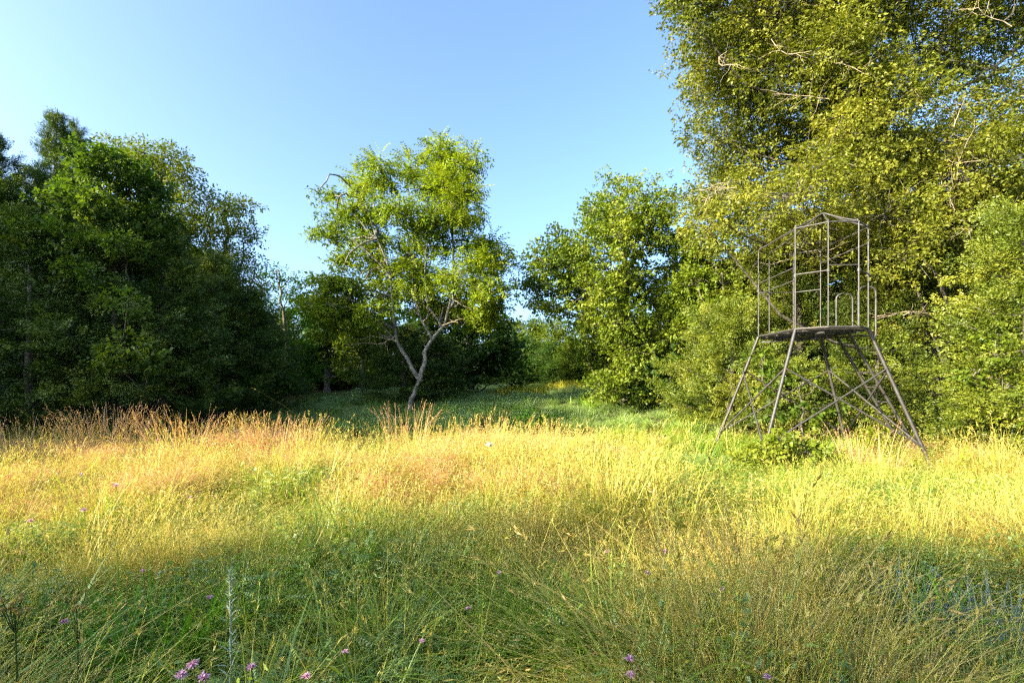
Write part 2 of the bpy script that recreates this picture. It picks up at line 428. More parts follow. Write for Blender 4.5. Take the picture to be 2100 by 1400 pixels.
broadleaf('oak_tree', 'young oak with bright green lobed leaf tufts growing out of the left cedars', 'oak tree', 13.3,
          [(230, 350, 52), (290, 385, 48), (165, 385, 42), (118, 408, 30), (200, 425, 46), (262, 445, 46), (318, 440, 36), (78, 470, 30, -1.2),
           (130, 490, 30, -1.4), (190, 505, 32, -1.3), (245, 505, 36, -1.2), (160, 560, 22, -1.4), (200, 575, 20, -1.6), (265, 622, 26, -2.2, .8), (225, 735, 24, -2.2), (265, 715, 28, -2.2, .8), (308, 732, 22, -2.1), (300, 500, 40, 0)],
          [(250, 850), (245, 600), (240, 450), (240, 380)], OAK, 'midgreen', dens=1.7, rc=.28, leaf_scale=1.0, trad=.09, depth=.8, seed=21, per=8, shrink=.82)
broadleaf('ash_tree', 'airy tree with sparse fine leaves rising behind the young oak', 'tree', 17.5,
          [(228, 305, 26), (205, 330, 24), (290, 312, 26), (345, 318, 30), (382, 362, 28), (400, 415, 28), (340, 385, 38), (385, 470, 36), (300, 350, 34), (330, 450, 50), (270, 330, 26), (380, 540, 50), (300, 520, 60)],
          [(330, 850), (325, 600), (320, 450), (330, 360)], FINE, 'olive', dens=1.9, rc=.36, leaf_scale=1.25, trad=.15, depth=1.4, seed=22, per=8, shrink=.92)
broadleaf('ash_tree', 'second airy tree with sparse grey green leaves at the right of the left wood', 'tree', 18.5,
          [(462, 420, 26), (500, 425, 20), (435, 465, 34), (500, 478, 28), (522, 535, 16), (470, 535, 36), (430, 535, 36), (520, 590, 24), (480, 610, 50), (440, 650, 50), (530, 660, 36)],
          [(470, 840), (470, 620), (465, 500), (465, 430)], FINE, 'olive', dens=1.9, rc=.36, leaf_scale=1.25, trad=.15, depth=1.3, seed=23, per=8, shrink=.95)
broadleaf('sapling', 'pale leaved slim tree against the sky right of the left wood', 'tree', 22.0,
          [(570, 555, 20), (592, 595, 24), (560, 635, 30), (612, 655, 26), (600, 715, 34), (560, 715, 38), (620, 760, 28), (585, 770, 30), (608, 565, 12)],
          [(590, 815), (588, 700), (575, 600), (572, 555)], FINE, 'green', dens=1.8, rc=.5, leaf_scale=1.5, trad=.1, depth=1.0, seed=24, per=8)
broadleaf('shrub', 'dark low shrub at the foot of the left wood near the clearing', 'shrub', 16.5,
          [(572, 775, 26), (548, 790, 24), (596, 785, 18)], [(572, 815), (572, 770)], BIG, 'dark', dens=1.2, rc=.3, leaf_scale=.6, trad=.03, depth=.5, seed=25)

# --- middle
broadleaf('leaning_tree', 'leaning forked tree with pale bark standing alone in the clearing', 'tree', 17.0,
          [(905, 320, 28, 0), (935, 345, 30, 0), (905, 385, 46), (945, 395, 30), (845, 350, 26), (785, 358, 34), (740, 382, 28), (682, 400, 20), (655, 395, 12), (690, 462, 38), (650, 478, 16), (755, 445, 46),
           (825, 430, 46), (945, 445, 40), (890, 470, 52), (980, 500, 38), (1010, 525, 28), (840, 520, 50), (760, 535, 46), (705, 530, 32), (950, 555, 46), (880, 570, 46),
           (800, 595, 40), (725, 600, 30), (685, 625, 30, -1.0, .8), (650, 610, 20, None, .7), (990, 595, 30), (935, 610, 34), (1035, 540, 12), (700, 580, 40), (660, 590, 30), (640, 625, 24, -.8), (720, 640, 34, .5), (900, 640, 30, .8), (1010, 620, 26, .4), (990, 650, 26, .6), (820, 560, 40), (1020, 585, 24), (765, 490, 40), (720, 430, 30), (700, 650, 34, .6), (745, 680, 26, .7, .8), (665, 640, 28, .4), (800, 655, 24, .9, .7), (955, 650, 34, .7), (1000, 660, 26, .7, .8), (920, 640, 26, .8, .7), (1020, 630, 22, .3), (865, 600, 36, .6), (905, 300, 16, 0), (760, 640, 30), (850, 632, 28, .6, .6), (972, 330, 14), (975, 640, 22)],
          [(838, 834), (850, 805), (862, 776)], LOOSE, 'walnut', dens=2.2, rc=.36, leaf_scale=1.0, barkmat='bark_pale', trad=.125, depth=1.4, seed=31, per=8, droop=.25,
          limbs=[([(863, 782), (835, 735), (815, 700), (806, 640), (800, 570, .2), (775, 490, .3), (745, 410, .4)], .085, .022),
                 ([(860, 782), (871, 745), (872, 722), (884, 697), (912, 664), (927, 600), (930, 500), (914, 400), (905, 335)], .092, .02),
                 ([(886, 695), (868, 660), (855, 630, .2), (850, 540, .3), (842, 440, .3)], .055, .02),
                 ([(905, 668), (880, 630), (876, 600, -.2), (870, 560, -.2)], .05, .015)])
lt = D.objects['leaning_tree']
rg = np.random.default_rng(5)
def compound(Y=17.0):
    mb = MB()
    for px, py, r, n in [(905, 318, 32, 200), (935, 350, 34, 220), (900, 400, 46, 260), (845, 345, 26, 120), (780, 352, 34, 160), (965, 330, 22, 80), (950, 420, 40, 240), (900, 470, 50, 200), (1000, 520, 34, 180), (975, 560, 44, 200), (1035, 540, 16, 40), (990, 625, 26, 90), (845, 560, 46, 120), (740, 375, 26, 90)]:
        c = P(px, py, Y + rg.uniform(-.7, .7)); Rr = r * Y / F
        d = rg.normal(0, 1, (n, 3)); d /= np.linalg.norm(d, axis=1)[:, None]
        pos = c + d * Rr * rg.uniform(.4, 1.05, (n, 1)); fw = d + np.array([0, 0, .1])
        stamp(mb, WALNUT[rg.integers(3)], pos, rots(n, fw, .35, rg), rg.uniform(.8, 1.25, n), rg.normal(.6, .12, n), .06, rg)
    o = mb.build('feathery_foliage', M['walnut'], lt, np.array(lt.location)); o['kind'] = 'stuff'
    for q in [[(812, 690), (780, 705), (750, 702), (715, 708)], [(815, 700), (770, 690), (735, 698)], [(868, 660), (880, 640), (874, 620)], [(905, 668), (945, 655), (965, 650)], [(860, 640), (850, 615), (848, 600)]]:
        mb = MB(); c = curve([P(a, b, Y - .3) for a, b in q], 9, .02, rg); tube(mb, c, np.linspace(.022, .005, len(c)), 4)
        for k in range(2, len(c) - 1):
            e = c[k] + rg.normal(0, .22, 3); tube(mb, np.array([c[k], (c[k] + e) / 2 + rg.normal(0, .03, 3), e]), np.array([.008, .006, .003]), 3)
        mb.build('bare_twig', M['deadwood'], lt, np.array(lt.location))
compound()
cedar(828, 672, 20.0, 1.9, 420, 'cedar', 12, 'bushy dark cedar right behind the leaning trunk', base_frac=.0, shape=.6, lib=3)
cedar(895, 690, 21.5, 1.7, 320, 'cedar', 13, 'dark rounded cedar to the right of the leaning trunk', base_frac=.0, shape=.6, lib=3)
broadleaf('sumac', 'sunlit yellow green sumac seen left of the leaning trunk', 'small tree', 23.0,
          [(728, 660, 28), (748, 705, 32), (735, 745, 30), (712, 700, 24), (770, 680, 26), (700, 640, 20)],
          [(745, 815), (742, 740), (735, 680)], FAR, 'bright', dens=1.1, rc=.45, leaf_scale=.6, trad=.07, depth=.9, seed=33)
broadleaf('leafy_tree', 'rounded shaded tree behind the left side of the leaning tree', 'tree', 27.0,
          [(655, 600, 26), (640, 640, 32), (690, 650, 36), (660, 700, 40), (625, 720, 34), (690, 720, 36), (650, 760, 34), (720, 760, 30), (668, 575, 16), (745, 640, 40), (780, 700, 40)],
          [(670, 810), (668, 700), (665, 620)], FAR, 'olive', dens=1.1, rc=.6, leaf_scale=.8, trad=.18, depth=1.6, seed=34)
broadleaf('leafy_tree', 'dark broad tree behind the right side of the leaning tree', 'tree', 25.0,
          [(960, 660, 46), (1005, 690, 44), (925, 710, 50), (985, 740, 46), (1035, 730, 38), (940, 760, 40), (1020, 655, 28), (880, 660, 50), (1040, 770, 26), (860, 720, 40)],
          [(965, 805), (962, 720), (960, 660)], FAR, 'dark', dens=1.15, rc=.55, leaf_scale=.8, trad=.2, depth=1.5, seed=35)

# --- right side of the clearing
broadleaf('oak_tree', 'tall sunlit oak with a domed crown at the right of the gap in the trees', 'oak tree', 18.5,
          [(1262, 398, 36), (1300, 420, 46), (1348, 425, 34), (1240, 455, 42), (1312, 490, 52), (1368, 485, 38), (1372, 440, 22), (1215, 430, 22), (1155, 500, 34), (1112, 535, 32), (1180, 550, 44), (1115, 590, 38), (1250, 555, 52),
           (1150, 545, 40, -1.5), (1200, 500, 36, -1.5), (1225, 590, 46, -2), (1280, 640, 46, -2), (1270, 480, 40, -1.5), (1195, 610, 46), (1300, 590, 52), (1240, 665, 54), (1305, 690, 54), (1372, 610, 46), (1205, 725, 36), (1255, 755, 42), (1335, 745, 44), (1140, 630, 26), (1395, 690, 42), (1225, 790, 26), (1380, 545, 36), (1100, 620, 20), (1290, 770, 36, -1.2), (1250, 795, 32, -1), (1310, 800, 34, -1.2), (1350, 790, 34, -1), (1290, 720, 40, -1.5), (1390, 640, 46, -1), (1410, 730, 40, -1), (1400, 560, 36)],
          [(1290, 835), (1285, 700), (1282, 560), (1285, 450)], OAK, 'bright', dens=2.1, rc=.40, leaf_scale=.98, shrink=.95, trad=.24, depth=2.2, seed=41, per=8)
broadleaf('oak_tree', 'bright green tree between the domed oak and the tall oak', 'oak tree', 16.5,
          [(1440, 505, 50), (1495, 560, 58), (1425, 580, 44), (1520, 640, 54), (1465, 650, 50), (1420, 650, 30), (1535, 720, 46), (1480, 720, 36), (1560, 560, 50), (1590, 650, 50)],
          [(1500, 880), (1495, 700), (1480, 560)], OAK, 'bright', dens=2.0, rc=.38, leaf_scale=1.1, trad=.14, depth=1.3, seed=42, deadtwigs=5, per=8)
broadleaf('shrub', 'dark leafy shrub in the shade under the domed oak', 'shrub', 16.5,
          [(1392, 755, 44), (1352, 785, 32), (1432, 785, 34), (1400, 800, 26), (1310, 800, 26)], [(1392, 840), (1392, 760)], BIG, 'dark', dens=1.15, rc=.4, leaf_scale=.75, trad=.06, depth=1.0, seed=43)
broadleaf('oak_tree', 'huge olive green oak filling the upper right of the picture', 'oak tree', 13.0,
          [(1400, -30, 44), (1450, -20, 66), (1425, 60, 36), (1475, 105, 72), (1450, 180, 44), (1515, 220, 82), (1475, 290, 46), (1560, 340, 88), (1480, 400, 62), (1432, 408, 34), (1450, 470, 44), (1600, 20, 110), (1645, 150, 100), (1690, 275, 105), (1640, 400, 100),
           (1550, 480, 74), (1720, -30, 110), (1765, 90, 84), (1805, 225, 96), (1795, 355, 100), (1720, 480, 80), (1850, 470, 84), (1905, 575, 74), (1860, 640, 54), (1905, 330, 84), (1870, -20, 80, None, .7), (1960, -60, 100, None, .7),
           (1955, 120, 70, None, .5), (2050, 50, 90, None, .7), (2060, 210, 80, None, .42), (1960, 230, 60, None, .45), (2000, 330, 80, None, .8), (2085, 380, 90), (1980, 445, 80), (2065, 500, 80), (2160, 150, 110, None, .6), (2170, -50, 120), (1950, -230, 190), (1700, -230, 190), (1540, -150, 110),
           (1980, 600, 60), (1735, 260, 60, -2), (1760, 340, 60, -2), (1810, 440, 60, -2), (1700, 110, 60, -2), (1850, 520, 60, -2), (1960, 360, 70), (1900, 120, 70), (1740, 200, 80), (1560, 60, 70), (1660, 500, 70), (1780, 480, 60), (1860, 560, 60), (2020, 420, 60), (2090, 280, 60, None, .6), (2200, 350, 110), (1620, 560, 60), (1950, 700, 50, 0), (1800, 560, 70)],
          [(1950, 940), (1890, 640), (1780, 380), (1705, 150), (1690, 0), (1700, -200)], OAKT, 'oak', dens=2.1, rc=.42, leaf_scale=.97, trad=.30, depth=2.2, seed=44, shrink=1.04, deadtwigs=22, per=11,
          limbs=[([(1712, 200), (1665, 130), (1640, 60)], .08, .03), ([(1725, 330), (1830, 230), (1960, 180), (2100, 130)], .085, .03),
                 ([(1840, 500), (1900, 430), (2000, 400)], .10, .04)])
cedar(1640, 455, 14.2, 2.5, 404, 'cedar_lit', 14, 'broad sunlit yellow green cedar behind the hunting stand', shape=.62)
cedar(1500, 640, 14.0, 1.9, 420, 'cedar_lit', 15, 'lower feathery cedar left of the hunting stand', base_frac=.0, shape=.6)
cedar(1800, 560, 12.4, 1.25, 340, 'cedar_lit', 16, 'cedar behind the ladder side of the hunting stand', shape=.6)
cedar(1945, 640, 13.6, 1.8, 380, 'cedar', 17, 'dark cedar deep in the shade right of the hunting stand', lib=2)
cedar(2105, 440, 9.3, 1.45, 457, 'cedar_lit', 18, 'near cedar with drooping fans at the right edge', shape=.5, base_frac=.0)
cedar(2010, 860, 9.6, .75, 150, 'cedar_lit', 19, 'small young cedar at the foot of the right edge cedar', shape=.5, base_frac=.0)
broadleaf('oak_sapling', 'oak sapling with pale green leaves inside the legs of the stand', 'sapling', 10.8,
          [(1560, 745, 30), (1600, 800, 26), (1650, 780, 30), (1640, 850, 30), (1690, 830, 26), (1575, 850, 24), (1740, 860, 26), (1760, 910, 26), (1700, 890, 24)],
          [(1650, 950), (1645, 850), (1640, 780)], OAK, 'midgreen', dens=.5, rc=.24, leaf_scale=.9, trad=.03, depth=.7, seed=45, per=6)
broadleaf('shrub', 'light green leafy shrub at the front foot of the stand', 'shrub', 8.3,
          [(1570, 925, 30, 0), (1605, 905, 26, 0), (1650, 930, 28, 0), (1540, 950, 24, 0), (1600, 955, 28, 0), (1695, 960, 22, 0), (1640, 975, 26, 0)],
          [(1600, 1000), (1600, 930)], OAK, 'bright', dens=1.1, rc=.15, leaf_scale=.75, trad=.012, depth=.3, seed=46, per=7)
broadleaf('shrub', 'leafy shrub at the foot of the ladder', 'shrub', 10.2,
          [(1800, 900, 26, 0), (1850, 910, 28, 0), (1895, 925, 28, 0), (1930, 945, 20, 0), (1820, 945, 24, 0), (1950, 900, 22, .4)],
          [(1860, 975), (1860, 910)], OAK, 'bright', dens=1.1, rc=.16, leaf_scale=.8, trad=.012, depth=.3, seed=47, per=7)
broadleaf('shrub', 'grapevine leaved bush with broad leaves on the right edge cedar', 'vine', 8.9,
          [(2040, 720, 30, 0), (2000, 760, 22, 0), (2070, 790, 30, 0), (2085, 860, 28, 0), (2050, 690, 24, 0)], [(2085, 1000), (2070, 850), (2050, 740)], BIG, 'bright', dens=.7, rc=.18, leaf_scale=.5, trad=.015, depth=.3, seed=48, per=5)
broadleaf('shrub', 'little dark green bush in the open grass right of the leaning tree', 'bush', 13.0,
          [(1095, 858, 22, 0), (1125, 868, 18, 0), (1072, 868, 14, 0)], [(1097, 890), (1097, 860)], BIG, 'green', dens=1.2, rc=.14, leaf_scale=.35, trad=.012, depth=.2, seed=49, per=7)

# --- generic trees for the far wood and for the wood around the clearing
def generic(seed, mat, h=9.0, r=3.0, k=16, scale=1.0, per=7, dens=1.0, low=.12):
    rng = np.random.default_rng(seed); wood, crown = MB(), MB()
    tr = curve([(0, 0, 0), (rng.normal(0, .2), rng.normal(0, .2), h * .5), (rng.normal(0, .4), rng.normal(0, .4), h * .85)], 10, .05, rng)
    tube(wood, tr, np.linspace(.2, .05, len(tr)), 7)
    for i in range(k):
        t = low + (1 - low) * (i + .5) / k
        a = i * 2.4 + rng.uniform(-.5, .5); rr = r * math.sin(math.pi * min(1, (t * .8 + .18))) * rng.uniform(.3, .75)
        c = np.array([math.cos(a) * rr, math.sin(a) * rr, h * t * .93]); s = tr[min(len(tr) - 1, int(t * .8 * len(tr)))]
        q = curve([s, (s + c) / 2 - np.array([0, 0, .2]), c], 5); tube(wood, q, np.linspace(.07, .02, len(q)), 4, cap=False)
        Rr = r * rng.uniform(.34, .5)
        n = int(26 * dens); d = rng.normal(0, 1, (n, 3)); d /= np.linalg.norm(d, axis=1)[:, None]
        sub = c + d * Rr * rng.uniform(.4, 1, (n, 1)); m = per
        off = rng.normal(0, .26, (n * m, 3)) * np.array([1, 1, .5]); pos = np.repeat(sub, m, 0) + off
        fw = off + np.repeat(d, m, 0) * .3; tn = rng.normal(.5, .09) + rng.normal(0, .07, n).repeat(m)
        stamp(crown, FAR[rng.integers(4)], pos, rots(n * m, fw, .5, rng), scale * rng.uniform(.7, 1.1, n * m), tn, .1, rng)
    return wood.mesh('trunk', M['bark'], smooth=True), crown.mesh('crown', M[mat])

GEN = [generic(101, 'far', scale=.8), generic(102, 'far', h=8, r=3.2, scale=.8), generic(103, 'dark', h=8.5, scale=.8), generic(104, 'olive', h=9.5, r=2.8, scale=.8)]
GCED = cedar_meshes(7.0, 1.9, 300, 'cedar', 55)
far_spots = [(1060, 655, 50, 3), (1100, 650, 46, 0), (1140, 655, 42, 1), (1030, 665, 44, 2), (1080, 690, 38, 2), (1130, 700, 36, 2), (1170, 690, 34, 0), (1185, 720, 29, 3), (1010, 690, 40, 0), (960, 680, 44, 1), (1200, 640, 38, 0), (1260, 650, 34, 1),
             (1320, 640, 32, 2), (1380, 600, 28, 1), (1440, 560, 24, 2), (1500, 520, 24, 0), (1600, 480, 24, 2), (1700, 440, 22, 2), (1830, 420, 21, 0), (1950, 430, 20, 2), (2050, 400, 19, 1), (2150, 380, 17, 2), (1560, 600, 19, 3), (1900, 560, 17, 2), (2020, 560, 16, 2), (2140, 520, 14, 3),
             (900, 690, 40, 2), (830, 670, 36, 1), (770, 660, 34, 2), (700, 650, 38, 0), (640, 640, 34, 2), (580, 640, 30, 1), (520, 620, 27, 2), (450, 560, 26, 0), (370, 500, 25, 2), (290, 450, 24, 1), (200, 430, 22, 2), (110, 420, 21, 0), (20, 400, 20, 2), (-60, 400, 18, 1), (1150, 735, 33, 2), (1090, 735, 36, 2), (1225, 770, 27, 2)]
GAPL = {1060: 'highest distant tree just right of the leaning tree crown', 1100: 'mid green distant tree in the middle of the gap', 1140: 'distant tree touching the left side of the domed oak', 1030: 'dark distant tree beside the right edge of the leaning tree crown', 1080: 'lower dark tree in front of the distant trees in the gap', 1130: 'lower dark tree under the left lobes of the domed oak',
        1170: 'mid green tree behind the left foot of the domed oak', 1185: 'olive tree nearest the left foot of the domed oak', 1010: 'mid green tree behind the dark tree right of the leaning trunk', 1200: 'mid green tree hidden behind the middle of the domed oak', 1150: 'low dark tree at the far end of the clearing, right one', 1090: 'low dark tree at the far end of the clearing, left one', 1225: 'lowest dark tree behind the foot of the domed oak'}
far_spots += [(560, 745, 24, 1), (600, 752, 29, 2), (640, 748, 31, 1), (680, 752, 30, 3), (720, 755, 32, 2), (770, 752, 30, 1), (820, 748, 31, 2), (880, 755, 32, 1), (930, 752, 34, 2), (975, 756, 35, 1), (1040, 758, 38, 2)]
for i, (px, py, Y, g) in enumerate(far_spots):
    x = (px - PX0) / F * Y; z = float(gz(x, Y)); h = EYE + (HOR - py) / F * Y - z
    h0 = [9, 8, 8.5, 9.5][g]; s = h / h0
    mid_ = 1000 < px < 1240
    low_ = 745 <= py <= 758 and px < 1045
    lab = (GAPL[px] if mid_ and not low_ else 'low undergrowth tree closing the wood behind the clearing' if low_ else
           'tree filling the wood behind the oaks on the right' if px > 1240 else 'tree filling the wood behind the trees on the left')
    grp = 'distant trees in the gap' if mid_ else 'back trees of the right wood' if px > 1240 else 'back trees of the left wood'
    if low_: grp = 'undergrowth behind the clearing'
    place('wood_tree', GEN[g], (x, Y, z - .1), lab, 'tree', grp, scale=max(.55, s), rz=i * 1.7, sz=s)

# trees of the same wood standing outside the picture: left and behind, their shade falls on the meadow; the tall ones are added for it
off = []
for i in range(14):                                            # row behind the camera, to the left
    off.append((-41 + i * 3.3, -5.4 - .6 * math.sin(i * 2.1), (7.2 if i < 6 else 6.9 if i < 9 else 7.8) + .55 * math.sin(i * 1.9), i % 4))
for i in range(6): off.append((7 + i * 4.5, -8 - i, 9, i % 4))
for (x, y, h) in [ (-18.5, 9.4, 8), (-17, 12.0, 6.4), (-20.5, 11, 7.0), (-24.5, 10, 7.6), (-20, 16, 7), (-24, 15.5, 7.6)]:
    off.append((x, y, h, int(abs(x)) % 4))
TALL = generic(105, 'far', h=12.5, r=3.0, low=.60, k=15, scale=.85, dens=1.2)  # unseen trees added for shade, crowns lifted so it lands mid-clearing
for i, (x, y, h) in enumerate([(-25, .3, 12.2), (-27.5, -.6, 12.8), (-25.5, 3.4, 12.2), (-29, 2.6, 13), (-26, 6.6, 12.0), (-30, 6, 13), (-23.5, 2.0, 11.6), (-27, 10, 12.5)]):
    place('tall_shade_tree', TALL, (x, y, 0), 'unseen tall tree with a high crown, added to shade the clearing', 'tree', 'trees outside the picture', rz=i * 2.3, sz=h / 12.5)
SHADE = generic(107, 'far', h=9, r=3.0, scale=.75, dens=.80, k=18)
for i, (x, y, h, g) in enumerate(off):
    row = y < -3; s = h / (9 if row else [9, 8, 8.5, 9.5][g])
    place('wood_tree', SHADE if row else GEN[g], (x, y, float(gz(x, y)) - .1), 'tree at the near edge of the wood, outside the picture', 'tree', 'trees outside the picture', scale=s * 1.05, rz=i * 2.3, sz=s)

# ------------------------------------------------------------------ hunting stand
def metal():
    m, nt, out = new_mat('weathered_grey_steel'); N = nt.nodes.new; L = nt.links.new
    tc = N('ShaderNodeTexCoord'); no = N('ShaderNodeTexNoise'); no.inputs['Scale'].default_value = 7; no.inputs['Detail'].default_value = 8; no.inputs['Roughness'].default_value = .75
    L(tc.outputs['Object'], no.inputs[0])
    r = ramp(nt, [(.3, (.10, .05, .025)), (.40, (.06, .05, .045)), (.5, (.05, .049, .048)), (.7, (.10, .098, .095))]); L(no.outputs[0], r.inputs[0])
    b = N('ShaderNodeBsdfPrincipled'); b.inputs['Roughness'].default_value = .55; b.inputs['Metallic'].default_value = .15
    L(r.outputs[0], b.inputs['Base Color']); L(b.outputs[0], out.inputs[0]); return m
M['steel'] = metal()
M['mesh_steel'] = bark('dark_deck_steel', (.02, .02, .02), (.07, .065, .06), 20)
TC = np.array([6.04, 9.92]); TH = -.06; TA, TB, TCc, TD = .66, .78, .265, 1.14; HD = 2.59; HT = HD + 1.9
def W(u, v, z): return np.array([TC[0] + u * math.cos(TH) - v * math.sin(TH), TC[1] + u * math.sin(TH) + v * math.cos(TH), z])
stand = empty('hunting_stand', (TC[0], TC[1], 0), 'tall grey steel hunting stand with open octagonal cage, splayed legs and ladder', 'hunting stand')
SB = np.array([TC[0], TC[1], 0.0])
def bar(name, pts, r, sides=6, mat='steel', parent=stand, label=None):
    mb = MB(); tube(mb, np.array(pts), r, sides); o = mb.build(name, M[mat], parent, SB, smooth=False)
    if label: o['label'] = label
    return o
OCT = {'A': (-TA, TB), 'C': (-TA, -TB), 'Fp': (-TCc, -TD), 'G': (TCc, -TD), 'H': (TA, -TB), 'E': (TA, TB), 'Dp': (TCc, TD), 'B': (-TCc, TD)}
order = ['A', 'C', 'Fp', 'G', 'H', 'E', 'Dp', 'B']
for k in order:
    u, v = OCT[k]; bar('cage_post', [W(u, v, HD), W(u, v, HT - .03)], .015 if k in 'CGH' else .013)
hub = W(-.01, -.52, 4.83)
for i, k in enumerate(order):
    k2 = order[(i + 1) % 8]; a, b = OCT[k], OCT[k2]
    bar('top_rail', [W(*a, HT - .03), W(*b, HT - .03)], .0135)
    bar('deck_rim', [W(*a, HD - .02), W(*b, HD - .02)], .021, 4)
for k in order:
    a = W(*OCT[k], HT - .06); q = hub - a
    bar('roof_tube', curve([a, a + np.array([0, 0, .06]) + q * .04, a + q * .12 + np.array([0, 0, .03]), a + q * .55, hub], 14), .0145)
bar('roof_tie', [W(-TA, -TB, HT + .02), W(TA, TB, HT)], .010)
bar('roof_tie', [W(-TCc, -TD, HT - .03), W(TA, 0, HT - .03)], .010)
for a, b, zs in [('A', 'C', (1.14, .9)), ('C', 'Fp', (1.0,)), ('Fp', 'G', (1.09,)), ('G', 'H', (1.0,)), ('E', 'Dp', (1.0,)), ('H', 'E', (1.57,)), ('A', 'B', (1.0,)), ('B', 'Dp', (1.0,))]:
    for z in zs: bar('shooting_rail', [W(*OCT[a], HD + z), W(*OCT[b], HD + z)], .0125)
for k, z in [('A', .98), ('C', .98), ('Fp', 1.0), ('H', .98), ('G', 1.0), ('B', .98)]:
    c = W(*OCT[k], HD + z); bar('clamp', [c - np.array([0, 0, .03]), c + np.array([0, 0, .03])], .027, 8)
# legs and braces
legs = {}
for k, (su, sv) in {'A': (-1, 1), 'C': (-1, -1), 'H': (1, -1), 'E': (1, 1)}.items():
    u, v = OCT[k]; top = W(u, v, HD - .03); ft = W(u + su * .83, v + sv * .42, 0.0); legs[k] = (top, ft)
    leg = bar('leg', [top, ft + (top - ft) * .0], .034, 4)
    bar('foot_pad', [ft + np.array([0, 0, -.005]), ft + np.array([0, 0, .03])], .09, 4, parent=leg)
def on(k, t): return legs[k][0] * (1 - t) + legs[k][1] * t
for n_, (a, b) in enumerate([('A', 'C'), ('C', 'H'), ('H', 'E'), ('E', 'A')]):
    nrm = (on(a, .5) + on(b, .5)) / 2 - np.array([TC[0], TC[1], on(a, .5)[2]]); nrm[2] = 0; nrm /= np.linalg.norm(nrm)
    bar('cross_brace', [on(a, .29) + nrm * .045, on(b, .84) + nrm * .045], .019, 4)
    bar('cross_brace', [on(b, .29) + nrm * .012, on(a, .84) + nrm * .012], .019, 4)
# ladder on the right hand side
lad = []
for y in (9.67, 10.05):
    a, b = np.array([6.68, y, HD - .06]), np.array([8.16, y, .02]); lad.append((a, b)); bar('ladder_rail', [a, b], .030, 4)
for i in range(8):
    t = .07 + i * .118
    bar('ladder_rung', [lad[0][0] * (1 - t) + lad[0][1] * t, lad[1][0] * (1 - t) + lad[1][1] * t], .015)
for y, zl in ((10.18, 0), (9.42, -.13)):
    x0, x1, zt = (6.77, 7.11, 3.42) if y > 10 else (6.69, 7.03, 3.42)
    pts = [(x0, y, HD)] + [(x0, y, HD + .4)] + [((x0 + x1) / 2 - .17 * math.cos(a), y, zt - .12 + .12 * math.sin(a)) for a in np.linspace(0, math.pi, 9)] + [(x1, y, HD + .3), (x1, y, HD + zl)]
    bar('grab_handle', pts, .018)
    bar('handle_bracket', [(x0 - .1, y, HD + zl), (x1, y, HD + zl)], .014)
# deck: bearers, expanded-metal slats
for v in (-.85, -.45, 0, .45, .85):
    w = TA if abs(v) < TB else TCc + (TA - TCc) * (TD - abs(v)) / (TD - TB)
    bar('deck_beam', [W(-w + .02, v, HD - .065), W(w - .02, v, HD - .065)], .024, 4)
for u in (-.3, .3): bar('deck_beam', [W(u, -1.05, HD - .11), W(u, 1.05, HD - .11)], .024, 4)
bar('deck_beam', [W(-.6, -.75, HD - .12), W(.6, .75, HD - .12)], .022, 4); bar('deck_beam', [W(.6, -.75, HD - .15), W(-.6, .75, HD - .15)], .022, 4)
for i in range(22):
    u = -TA + .03 + i * (2 * TA - .06) / 21
    v = TB if abs(u) > TA - .01 else TD - (abs(u) - TCc) / (TA - TCc) * (TD - TB) if abs(u) > TCc else TD
    mb = MB(); a, b = W(u, -v + .03, 0), W(u, v - .03, 0); s = .021
    vv = []
    for q in (a, b):
        for dx, dz in ((-s, -.008), (s, -.008), (s, 0), (-s, 0)): vv.append((q[0] + dx, q[1], HD - .018 + dz))
    mb.add(vv, [(0, 1, 2, 3), (7, 6, 5, 4), (0, 4, 5, 1), (1, 5, 6, 2), (2, 6, 7, 3), (3, 7, 4, 0)]); mb.build('deck_slat', M['mesh_steel'], stand, SB)

